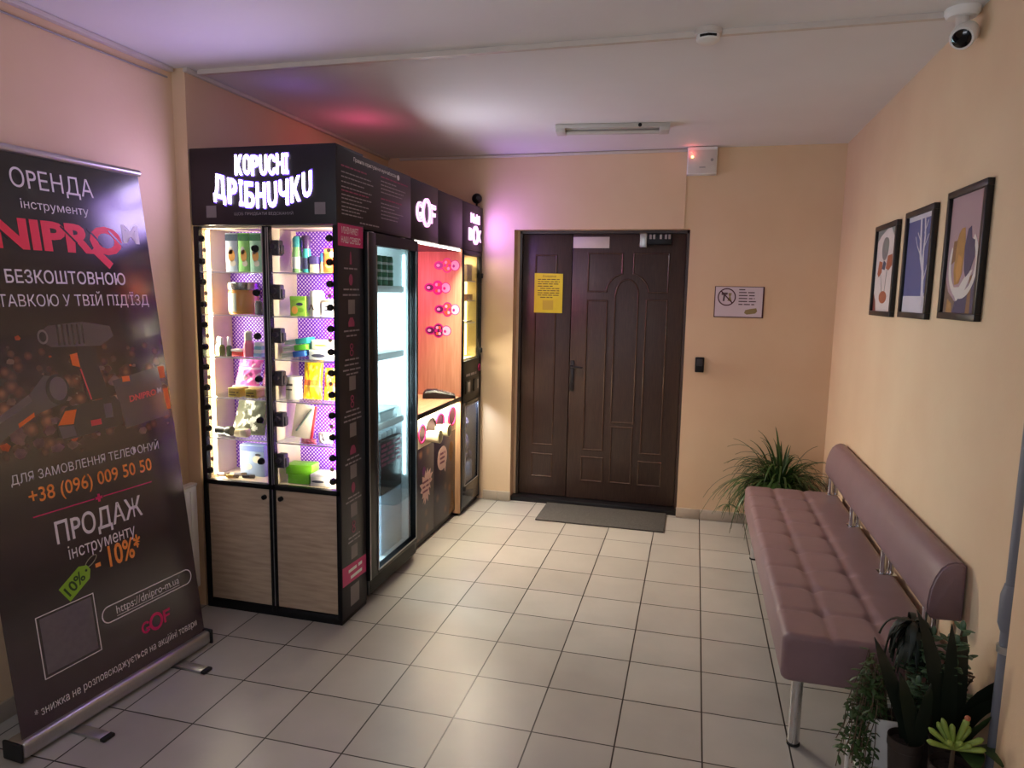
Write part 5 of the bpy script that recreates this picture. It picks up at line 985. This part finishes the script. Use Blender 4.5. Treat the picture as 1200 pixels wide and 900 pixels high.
for y in (-1.86, -1.30, -0.68, -0.09):
    q = MB(); q.tube([(0.712, y, 0.440), (0.712, y, 0.560)], 0.0140, 14); q.tube([(0.745, y + 0.012, 0.440), (0.745, y + 0.012, 0.560)], 0.0125, 14); q.box(0.692, 0.762, y - 0.024, y + 0.036, 0.445, 0.4500, 0.002); q.part('support_post', m_chrome, bc)
for x in (0.315, 0.690):
    for y in (-1.905, -0.075):
        l_ = MB().tube([(x, y, 0.279), (x, y, 0.006)], 0.020, 18).part('leg', m_chrome, bc); MB().tube([(x, y, 0.0), (x, y, 0.008)], 0.023, 16).part('foot_cap', m_rubber, l_)
q = MB()
for x in (0.315, 0.690): q.box(x - 0.015, x + 0.015, -1.92, -0.06, 0.255, 0.278, 0.002)
q.part('frame_rail', m_blackm, bc)

# ------------------------------------------------------------------ framed prints on the right wall
m_frame = mat('black_picture_frame', (22, 17, 18), 0.4, var=0.2)
def framed(label, ya, yb, za, zb, art, mats):
    t = thing('picture_frame', label, 'picture', (XR, (ya + yb) / 2, za), 'framed prints on the right wall'); fw, d = 0.024, 0.022
    q = MB(); q.box(XR - d, XR - 0.001, ya, yb, za, za + fw, 0.002); q.box(XR - d, XR - 0.001, ya, yb, zb - fw, zb, 0.002); q.box(XR - d, XR - 0.001, ya, ya + fw, za + fw, zb - fw, 0.002); q.box(XR - d, XR - 0.001, yb - fw, yb, za + fw, zb - fw, 0.002); q.part('frame', m_frame, t)
    q = MB(); q.box(XR - 0.010, XR - 0.001, ya + fw, yb - fw, za + fw, zb - fw, 0, 0); O = V((XR - 0.010, yb - fw, za + fw)); art(q, yb - ya - 2 * fw, zb - za - 2 * fw, O, -EY, EZ); q.part('print', mats, t)
    MB().box(XR - 0.0155, XR - 0.0145, ya + fw, yb - fw, za + fw, zb - fw).part('glazing', m_pglass, t)
def art_a(q, w, h, O, X, Y):
    P = lambda pts, k, d=0.0006: q.prism([(u * w, v * h) for u, v in pts], O, X, Y, d, k)
    P([(0, 1), (0, 0.86), (0.18, 0.93), (0.5, 1)], 1); P([(1, 1), (0.7, 1), (0.85, 0.9), (1, 0.82)], 1); q.disc(0.45 * w, 0.76 * h, 0.17 * w, 0.14 * h, O, X, Y, 0.0006, 2, rot=0.1); q.disc(0.52 * w, 0.80 * h, 0.11 * w, 0.09 * h, O, X, Y, 0.0009, 1)
    P([(0.12, 0.46), (0.18, 0.62), (0.36, 0.60), (0.34, 0.47), (0.2, 0.42)], 3); P([(0.55, 0.52), (0.62, 0.67), (0.84, 0.68), (0.86, 0.55), (0.7, 0.49)], 3, 0.0007); P([(0.34, 0.52), (0.42, 0.62), (0.55, 0.58), (0.5, 0.5)], 4, 0.0008)
    q.line((0.3 * w, 0.45 * h), (0.42 * w, 0.22 * h), 0.006, O, X, Y, 0.0007, 1); q.line((0.62 * w, 0.50 * h), (0.56 * w, 0.22 * h), 0.006, O, X, Y, 0.0007, 1)
    q.disc(0.50 * w, 0.17 * h, 0.20 * w, 0.075 * h, O, X, Y, 0.0009, 3); P([(0, 0), (0, 0.22), (0.12, 0.12), (0.16, 0)], 5)
framed('smallest looking print of rust coloured vase shapes, nearest the corner', -0.815, -0.412, 1.500, 1.945, art_a, [mat('print_white', (226, 214, 212), 0.6), mat('print_teal_grey', (136, 140, 138), 0.6), mat('print_stone_grey', (132, 128, 132), 0.6), mat('print_rust', (176, 96, 66), 0.6), mat('print_ink_blue', (70, 76, 104), 0.6), mat('print_maroon', (120, 48, 44), 0.6)])
def art_b(q, w, h, O, X, Y):
    q.rect(0, w, 0, h * 0.17, O, X, Y, 0.0005, 1); q.rect(0, w, h * 0.95, h, O, X, Y, 0.0005, 1)
    def limb(pts, t0, t1):
        for i in range(len(pts) - 1):
            a, c = pts[i], pts[i + 1]; q.line((a[0] * w, a[1] * h), (c[0] * w, c[1] * h), t0 + (t1 - t0) * i / len(pts), O, X, Y, 0.0008 + 0.00002 * i, 1)
    limb([(0.80, 0.06), (0.78, 0.25), (0.74, 0.42), (0.60, 0.58), (0.56, 0.74), (0.52, 0.96)], 0.030, 0.014); limb([(0.74, 0.42), (0.70, 0.6), (0.72, 0.78), (0.66, 0.97)], 0.018, 0.010)
    limb([(0.60, 0.58), (0.44, 0.68), (0.34, 0.78)], 0.006, 0.003); limb([(0.56, 0.72), (0.42, 0.82)], 0.005, 0.003); limb([(0.72, 0.66), (0.86, 0.78)], 0.005, 0.003); limb([(0.68, 0.8), (0.8, 0.92)], 0.005, 0.003); limb([(0.78, 0.3), (0.9, 0.5)], 0.005, 0.003); limb([(0.84, 0.06), (0.84, 0.20)], 0.012, 0.010)
framed('print of a white leafless tree on blue, middle of the three', -1.330, -0.945, 1.505, 1.955, art_b, [mat('print_dusk_blue', (84, 90, 146), 0.6), mat('print_snow', (214, 208, 220), 0.6)])
def art_c(q, w, h, O, X, Y):
    P = lambda pts, k, d: q.prism([(u * w, v * h) for u, v in pts], O, X, Y, d, k)
    P([(0, 0), (0, 0.30), (0.12, 0.18), (0.35, 0.10), (0.35, 0)], 3, 0.0004); P([(0.3, 0), (0.36, 0.10), (0.62, 0.16), (0.86, 0.36), (0.95, 0.50), (1, 0.55), (1, 0)], 4, 0.0005); P([(0.10, 0), (0.12, 0.12), (0.26, 0.08), (0.28, 0)], 2, 0.0006); P([(0.70, 0), (0.74, 0.30), (0.80, 0.32), (0.82, 0)], 5, 0.0006)
    q.ringp(0.50 * w, 0.42 * h, 0.43 * w, 0.30 * h, 0.07 * w, O, X, Y, 0.0008, 1, a0=math.radians(150), a1=math.radians(410)); P([(0.22, 0.22), (0.40, 0.10), (0.62, 0.18), (0.80, 0.36), (0.66, 0.34), (0.45, 0.22)], 1, 0.0009)
    P([(0.26, 0.60), (0.32, 0.68), (0.40, 0.72), (0.48, 0.72), (0.52, 0.60), (0.50, 0.34), (0.42, 0.25), (0.30, 0.24), (0.24, 0.36)], 2, 0.0010); P([(0.14, 0.42), (0.18, 0.62), (0.28, 0.62), (0.26, 0.45)], 5, 0.0011); P([(0.30, 0.36), (0.36, 0.50), (0.48, 0.46), (0.46, 0.30), (0.36, 0.26)], 6, 0.0012)
    P([(0.56, 0.36), (0.52, 0.56), (0.58, 0.70), (0.66, 0.72), (0.70, 0.62), (0.80, 0.60), (0.82, 0.46), (0.72, 0.34), (0.62, 0.30)], 4, 0.0013)
framed('largest looking abstract print in ochre, white and navy, nearest the camera', -1.842, -1.478, 1.515, 1.968, art_c, [mat('print_mauve_sky', (178, 148, 156), 0.6), mat('print_pale_cream', (226, 216, 210), 0.6), mat('print_ochre', (190, 138, 70), 0.6, var=0.2, vscale=40), mat('print_taupe', (132, 104, 88), 0.6), mat('print_navy', (72, 62, 98), 0.6), mat('print_umber', (140, 98, 62), 0.6), mat('print_amber', (206, 146, 72), 0.6)])

# ------------------------------------------------------------------ pipe in the right corner
pp_ = thing('heating_pipe', 'grey vertical pipe with silver collar beside the wall edge', 'pipe', (0.762, -2.338, 0))
MB().tube([(0.762, -2.338, 0.0), (0.762, -2.338, HC)], 0.020, 16).part('tube', m_steel, pp_)
MB().lathe([(0.001, 0.70), (0.022, 0.70), (0.029, 0.72), (0.029, 0.80), (0.022, 0.83), (0.001, 0.83)], (0.762, -2.338, 0), 18).part('coupling', m_steel, pp_); MB().tube([(0.762, -2.338, 0.640), (0.762, -2.338, 0.660)], 0.025, 18).part('collar', m_alu, pp_)

# ------------------------------------------------------------------ plants
def clampp(p, lim):
    return V((min(p.x, lim[0]), min(p.y, lim[1]) if len(lim) < 3 else max(lim[2], min(p.y, lim[1])), p.z))
def blade(b, base, az, el, length, wd, droop, m=0, n=9, th=0.0012, lim=None, wprof=None, curl=0.0, face=None):
    p = V(base); d = V((math.cos(az) * math.cos(el), math.sin(az) * math.cos(el), math.sin(el))); step = length / n; rings = []
    for i in range(n + 1):
        u = i / n; side = d.cross(V(face) if face else EZ)
        if side.length < 1e-4: side = V((-math.sin(az), math.cos(az), 0))
        side.normalize(); up = side.cross(d).normalized(); w_ = wd * 0.5 * (wprof(u) if wprof else (0.55 + 0.45 * min(1, u * 4)) * (1 - u ** 2.2) + 0.02)
        q = clampp(p, lim) if lim else p
        rings.append([q - side * w_ + up * w_ * 0.25, q - up * th, q + side * w_ + up * w_ * 0.25, q + up * th])
        d = (d + V((curl * math.sin(az), -curl * math.cos(az), -droop)) * step / max(length, 0.01)).normalized(); p = p + d * step
    b.loft(rings, m); return p
def leafl_(b, base, dirv, length, wd, th, m=0, bend=0.0, n=6, prof=None):
    """fleshy leaf: elliptical rings along a slightly bent path"""
    d = V(dirv).normalized(); p = V(base); rings = []; step = length / n
    for i in range(n + 1):
        u = i / n; side = d.cross(EZ); side = side.normalized() if side.length > 1e-3 else V((1, 0, 0)); up = side.cross(d).normalized()
        k = (prof(u) if prof else max(0.12, math.sin(PI * (0.08 + 0.86 * u)) ** 0.7)); rings.append([p + side * (math.cos(2 * PI * j / 8) * wd / 2 * k) + up * (math.sin(2 * PI * j / 8) * th / 2 * k) for j in range(8)])
        d = (d + V((0, 0, bend)) * step / length).normalized(); p = p + d * step
    b.loft(rings, m); return p
# spider plant behind the far end of the bench
sp_ = thing('spider_plant', 'bushy spider plant behind the far end of the bench, in the corner', 'plant', (0.49, 0.34, 0))
MB().lathe([(0.001, 0), (0.110, 0), (0.135, 0.30), (0.150, 0.31), (0.150, 0.355), (0.135, 0.355), (0.132, 0.330), (0.001, 0.330)], (0.49, 0.34, 0), 30).part('pot', m_terra, sp_)
MB().lathe([(0.001, 0.331), (0.128, 0.331), (0.100, 0.345), (0.001, 0.35)], (0.49, 0.34, 0), 20).part('soil', m_soil, sp_)
b = MB(); r2 = random.Random(17); lim = (0.775, 0.60, -0.02)
for i in range(430):
    az = r2.uniform(0, 2 * PI); el = math.radians(r2.uniform(18, 86)); rr_ = r2.uniform(0, 0.07)
    ln = r2.uniform(0.28, 0.46) * (1.0 if math.cos(az) < 0.2 else 0.85)
    blade(b, (0.49 + rr_ * math.cos(az), 0.34 + rr_ * math.sin(az), 0.345), az, el, ln, r2.uniform(0.013, 0.022), r2.uniform(1.6, 4.2), 0, n=11, lim=lim)
for (ax_, el, ln, dr_) in ((2.9, 50, 0.55, 2.4), (3.3, 46, 0.58, 2.5), (3.6, 52, 0.52, 2.6), (2.7, 40, 0.5, 2.2)): blade(b, (0.44, 0.33, 0.35), ax_, math.radians(el), ln, 0.014, dr_, lim=lim)
b.part('foliage', m_leafs, sp_, angle=70)
q = MB(); st_ = [V((0.40, 0.28, 0.37)), V((0.30, 0.24, 0.46)), V((0.22, 0.22, 0.42)), V((0.175, 0.22, 0.32)), V((0.17, 0.22, 0.24))]; q.tube(st_, 0.0022, 6); q.part('runner', m_stem, sp_)
b = MB()
for i in range(12): blade(b, (0.17, 0.22, 0.24), i * 0.53, math.radians(r2.uniform(-10, 50)), r2.uniform(0.08, 0.14), 0.008, 1.8, n=6, lim=lim)
b.part('offshoot', m_leafs, sp_, angle=70)
# pots on a stand at the near end of the bench
st = thing('plant_stand', 'white metal plant stand at the near end of the bench', 'plant stand', (0.6, -2.21, 0))
for x in (0.460, 0.742):
    for y in (-2.440, -2.050): MB().tube([(x, y, 0.0), (x, y, 0.270)], 0.0065, 10).part('leg', m_white, st)
q = MB(); q.box(0.454, 0.748, -2.446, -2.044, 0.132, 0.1495, 0.003); q.part('shelf', m_white, st)
def pot(label, x, y, r_, m_, square=False, h_=0.160):
    t = thing('plant_pot', label, 'pot', (x, y, 0.15)); z = 0.150
    if square:
        q = MB(); q.loft([[V((x + sx_ * k, y + sy_ * k, zz)) for sx_, sy_ in ((-1, -1), (1, -1), (1, 1), (-1, 1))] for k, zz in ((r_ * 0.86, z), (r_, z + h_), (r_ * 0.92, z + h_), (r_ * 0.88, z + h_ - 0.02))]); q.part('pot', m_, t)
        MB().box(x - r_ * 0.87, x + r_ * 0.87, y - r_ * 0.87, y + r_ * 0.87, z + h_ - 0.028, z + h_ - 0.012, 0.002).part('soil', m_soil, t)
    else:
        MB().lathe([(0.001, 0), (r_ * 0.74, 0), (r_ * 0.95, h_ - 0.03), (r_, h_ - 0.028), (r_, h_), (r_ * 0.93, h_), (r_ * 0.90, h_ - 0.02), (0.001, h_ - 0.02)], (x, y, z), 26).part('pot', m_, t)
        MB().lathe([(0.001, h_ - 0.019), (r_ * 0.90, h_ - 0.019), (r_ * 0.7, h_ - 0.012), (0.001, h_ - 0.010)], (x, y, z), 20).part('soil', m_soil, t)
pot('white square pot at the left of the plant stand', 0.528, -2.145, 0.054, m_white, True)
pot('dark brown pot under the branched jade plant', 0.668, -2.118, 0.068, m_terra)
pot('dark brown pot under the strap-leaved plant leaning left', 0.560, -2.270, 0.048, m_terra)
pot('dark brown pot under the arching strap leaves, beside the pipe', 0.680, -2.245, 0.052, m_terra)
pot('dark brown pot under the lime finger succulent, nearest the camera', 0.650, -2.370, 0.058, m_terra)
def strapw(u): return (0.75 + 0.25 * math.sin(PI * min(1, u * 1.4))) * (1 if u < 0.7 else max(0.03, 1 - ((u - 0.7) / 0.3) ** 1.6))
zs = 0.295
sn = thing('snake_plant', 'dark strap-leaved plant leaning left towards the bench end', 'plant', (0.56, -2.27, zs)); 
for (base, tip, wd, droop) in (((0.575, -2.275, zs), (0.452, -2.25, 0.590), 0.046, 0.10), ((0.580, -2.29, zs), (0.500, -2.31, 0.52), 0.044, 0.25), ((0.560, -2.255, zs), (0.520, -2.27, 0.47), 0.036, 0.2), ((0.585, -2.285, zs), (0.610, -2.33, 0.50), 0.040, 0.3)):
    base, tip = V(base), V(tip); d = tip - base; q = MB(); blade(q, base, math.atan2(d.y, d.x), math.asin(d.z / d.length) + droop * 0.45, d.length * 1.01, wd, droop, 0, 12, 0.004, wprof=strapw, face=(0.15, -0.9, 0.45)); q.part('leaf', m_leafd, sn, angle=70)
am = thing('clivia', 'dark broad strap leaves arching over beside the pipe', 'plant', (0.68, -2.245, zs))
for (az, el, ln, wd, dr_) in ((1.2, 86, 0.36, 0.050, 2.6), (-0.6, 84, 0.46, 0.052, 3.4), (2.9, 84, 0.40, 0.052, 1.3), (2.0, 88, 0.36, 0.046, 0.8), (5.6, 80, 0.30, 0.046, 2.2)):
    q = MB(); blade(q, (0.680 + 0.02 * math.cos(az), -2.245, zs), az, math.radians(el), ln, wd, dr_, 0, 14, 0.003, lim=(0.775, 9), wprof=strapw, face=(0.25, -1.0, 0.2)); q.part('leaf', m_leafd, am, angle=70)
jd = thing('jade_plant', 'branched jade plant with small paired leaves behind the strap leaves', 'plant', (0.66, -2.14, zs)); r2 = random.Random(23)
bs_ = MB(); bl = MB()
def jade(base, tip, nl, L0, m=0):
    base, tip = V(base), V(tip); mid = (base + tip) / 2 + V((r2.uniform(-0.02, 0.02), r2.uniform(-0.02, 0.02), 0.01)); bs_.tube([base, mid, tip], [0.006, 0.0045, 0.003], 6)
    for i in range(nl):
        u = 0.25 + 0.75 * i / (nl - 1); p = base.lerp(mid, u * 2) if u < 0.5 else mid.lerp(tip, u * 2 - 1); a = r2.uniform(0, 0.6) + (PI / 2 if i % 2 else 0)
        for s_ in (0, PI):
            leafl_(bl, p, (math.cos(a + s_), math.sin(a + s_), r2.uniform(0.2, 0.8)), L0 * r2.uniform(0.7, 1.1), L0 * 0.5, 0.006, 0, -0.3, 4)
    leafl_(bl, tip, (0.1, 0.2, 1), L0 * 0.7, L0 * 0.4, 0.006, 0, 0, 4)
for base, tip in (((0.66, -2.15, zs), (0.712, -2.17, 0.615)), ((0.66, -2.15, zs), (0.735, -2.15, 0.53)), ((0.65, -2.14, zs), (0.650, -2.13, 0.57)), ((0.65, -2.14, zs), (0.610, -2.15, 0.53)), ((0.65, -2.15, zs), (0.685, -2.22, 0.52)), ((0.64, -2.14, zs), (0.585, -2.12, 0.47)), ((0.66, -2.15, zs), (0.665, -2.20, 0.46)), ((0.65, -2.15, zs), (0.60, -2.20, 0.44)), ((0.66, -2.14, zs), (0.72, -2.11, 0.47)), ((0.66, -2.13, zs), (0.69, -2.20, 0.58)), ((0.66, -2.13, zs), (0.63, -2.20, 0.50)), ((0.66, -2.13, zs), (0.70, -2.12, 0.55)), ((0.66, -2.13, zs), (0.64, -2.17, 0.40)), ((0.67, -2.13, zs), (0.72, -2.19, 0.42)), ((0.66, -2.13, zs), (0.60, -2.16, 0.40))): jade(base, tip, 12, 0.042)
bs_.part('stems', m_stem, jd); bl.part('leaves', m_leafp, jd, angle=70)
cu = thing('trailing_cactus', 'very dark drooping tufted plant behind the jade plant', 'plant', (0.60, -2.11, zs)); q = MB(); r2 = random.Random(29)
MB().tube([(0.60, -2.105, zs), (0.602, -2.105, 0.60)], 0.008, 8).part('stem', m_stem, cu)
for i in range(90):
    az = r2.uniform(0, 2 * PI); blade(q, (0.602, -2.105, 0.50 + 0.10 * r2.random()), az, math.radians(r2.uniform(20, 80)), r2.uniform(0.06, 0.15), 0.020, r2.uniform(4.0, 6.5), 0, 9, 0.003)
q.part('foliage', mat('blackish_green_leaf', (30, 40, 30), 0.5, var=0.3, vscale=20), cu, angle=70)
hb_ = thing('finger_succulent', 'lime green succulent with finger-like leaves nearest the camera on the plant stand', 'plant', (0.65, -2.37, zs)); r2 = random.Random(37)
MB().tube([(0.648, -2.370, zs - 0.005), (0.646, -2.375, 0.34), (0.645, -2.38, 0.365)], [0.007, 0.006, 0.005], 8).part('stem', m_stem, hb_)
tipz = lambda u: max(0.25, (0.55 + 0.45 * u) * (1 if u < 0.85 else math.sqrt(max(0.05, 1 - ((u - 0.85) / 0.16) ** 2))))
q = MB(); cen = V((0.645, -2.38, 0.365)); qt = MB()
for (dx, dy, dz, ln) in ((-0.9, -0.1, 0.62, 0.085), (-0.95, -0.3, 0.22, 0.080), (-0.45, 0.1, 1.0, 0.085), (-0.15, 0.0, 1.0, 0.07), (0.40, 0.1, 1.1, 0.095), (0.95, -0.1, 0.55, 0.080), (1.0, -0.25, 0.2, 0.075), (0.5, -0.5, 0.5, 0.055), (-0.4, -0.5, 0.5, 0.055), (0.7, 0.4, 0.8, 0.075), (-0.6, 0.5, 0.8, 0.07), (0.1, -0.6, 0.7, 0.05)):
    e_ = leafl_(q, cen, (dx, dy, dz), ln, 0.021, 0.017, 0, 0.15, 8, tipz); (qt.sphere(e_ - V((0.0045, 0.001, 0.0125)), 0.0080, nu=8, nv=6) if dx == 0.40 else None)
q.part('leaves', m_leafl, hb_, angle=70); qt.part('leaf_tip', m_tip, hb_)
tl = thing('trailing_plant', 'pale green trailing plant hanging over the left side of the white pot', 'plant', (0.50, -2.15, zs)); r2 = random.Random(41); bs_ = MB(); bl = MB()
for i in range(40):
    y = r2.uniform(-2.185, -2.105); p = V((0.50 + r2.uniform(0, 0.05), y, zs)); path = [p, p + V((-0.035 + r2.uniform(-0.02, 0.02), r2.uniform(-0.02, 0.02), r2.uniform(0.06, 0.20)))]
    for k in range(5): path.append(path[-1] + V((r2.uniform(-0.020, 0.006), r2.uniform(-0.035, 0.015), -r2.uniform(0.03, 0.06))))
    bs_.tube(path, 0.0014, 5)
    for k in range(1, len(path)):
        for j in range(3):
            a = r2.uniform(0, 2 * PI); leafl_(bl, path[k] + (path[k - 1] - path[k]) * r2.random(), (math.cos(a), math.sin(a), r2.uniform(-0.6, 0.5)), r2.uniform(0.016, 0.030), 0.012, 0.0025, 0, -0.4, 4)
bs_.part('stems', m_stem, tl); bl.part('leaves', m_leafm, tl, angle=70)
rl = thing('broadleaf_plant', 'single broad dark leaf low at the right by the pipe', 'plant', (0.70, -2.27, zs)); q = MB()
lw = lambda u: max(0.05, math.sin(PI * (0.06 + 0.92 * u)) ** 0.8)
for (az, el, ln, wd, dr_) in ((-1.25, 55, 0.20, 0.08, 1.2), (-1.7, 45, 0.17, 0.07, 1.0), (-0.9, 72, 0.18, 0.07, 0.8)): blade(q, (0.705, -2.275, zs + 0.0), az, math.radians(el), ln, wd, dr_, 0, 8, 0.002, lim=(0.74, 9), wprof=lw)
q.part('leaves', m_leafm, rl, angle=70)
rp_ = thing('reddish_plant', 'small plant with dull reddish leaves against the right wall', 'plant', (0.70, -2.11, zs)); r2 = random.Random(43); bs_ = MB(); bl = MB()
for i in range(8):
    p = V((0.700, -2.11, zs)); tip = V((r2.uniform(0.715, 0.768), r2.uniform(-2.20, -2.08), r2.uniform(0.38, 0.50))); bs_.tube([p, (p + tip) / 2 + V((0.008, 0, 0.01)), tip], 0.0022, 5)
    for k in range(6):
        a = r2.uniform(0, 2 * PI); c_ = p.lerp(tip, 0.3 + 0.7 * k / 5); d_ = V((math.cos(a), math.sin(a), 0.3)); 
        if c_.x > 0.75: d_.x = -abs(d_.x)
        leafl_(bl, c_, d_, 0.024, 0.018, 0.003, 0, -0.3, 4)
bs_.part('stems', m_stem, rp_); bl.part('leaves', mat('dull_red_leaf', (84, 58, 48), 0.5, var=0.4, vscale=20), rp_, angle=70)
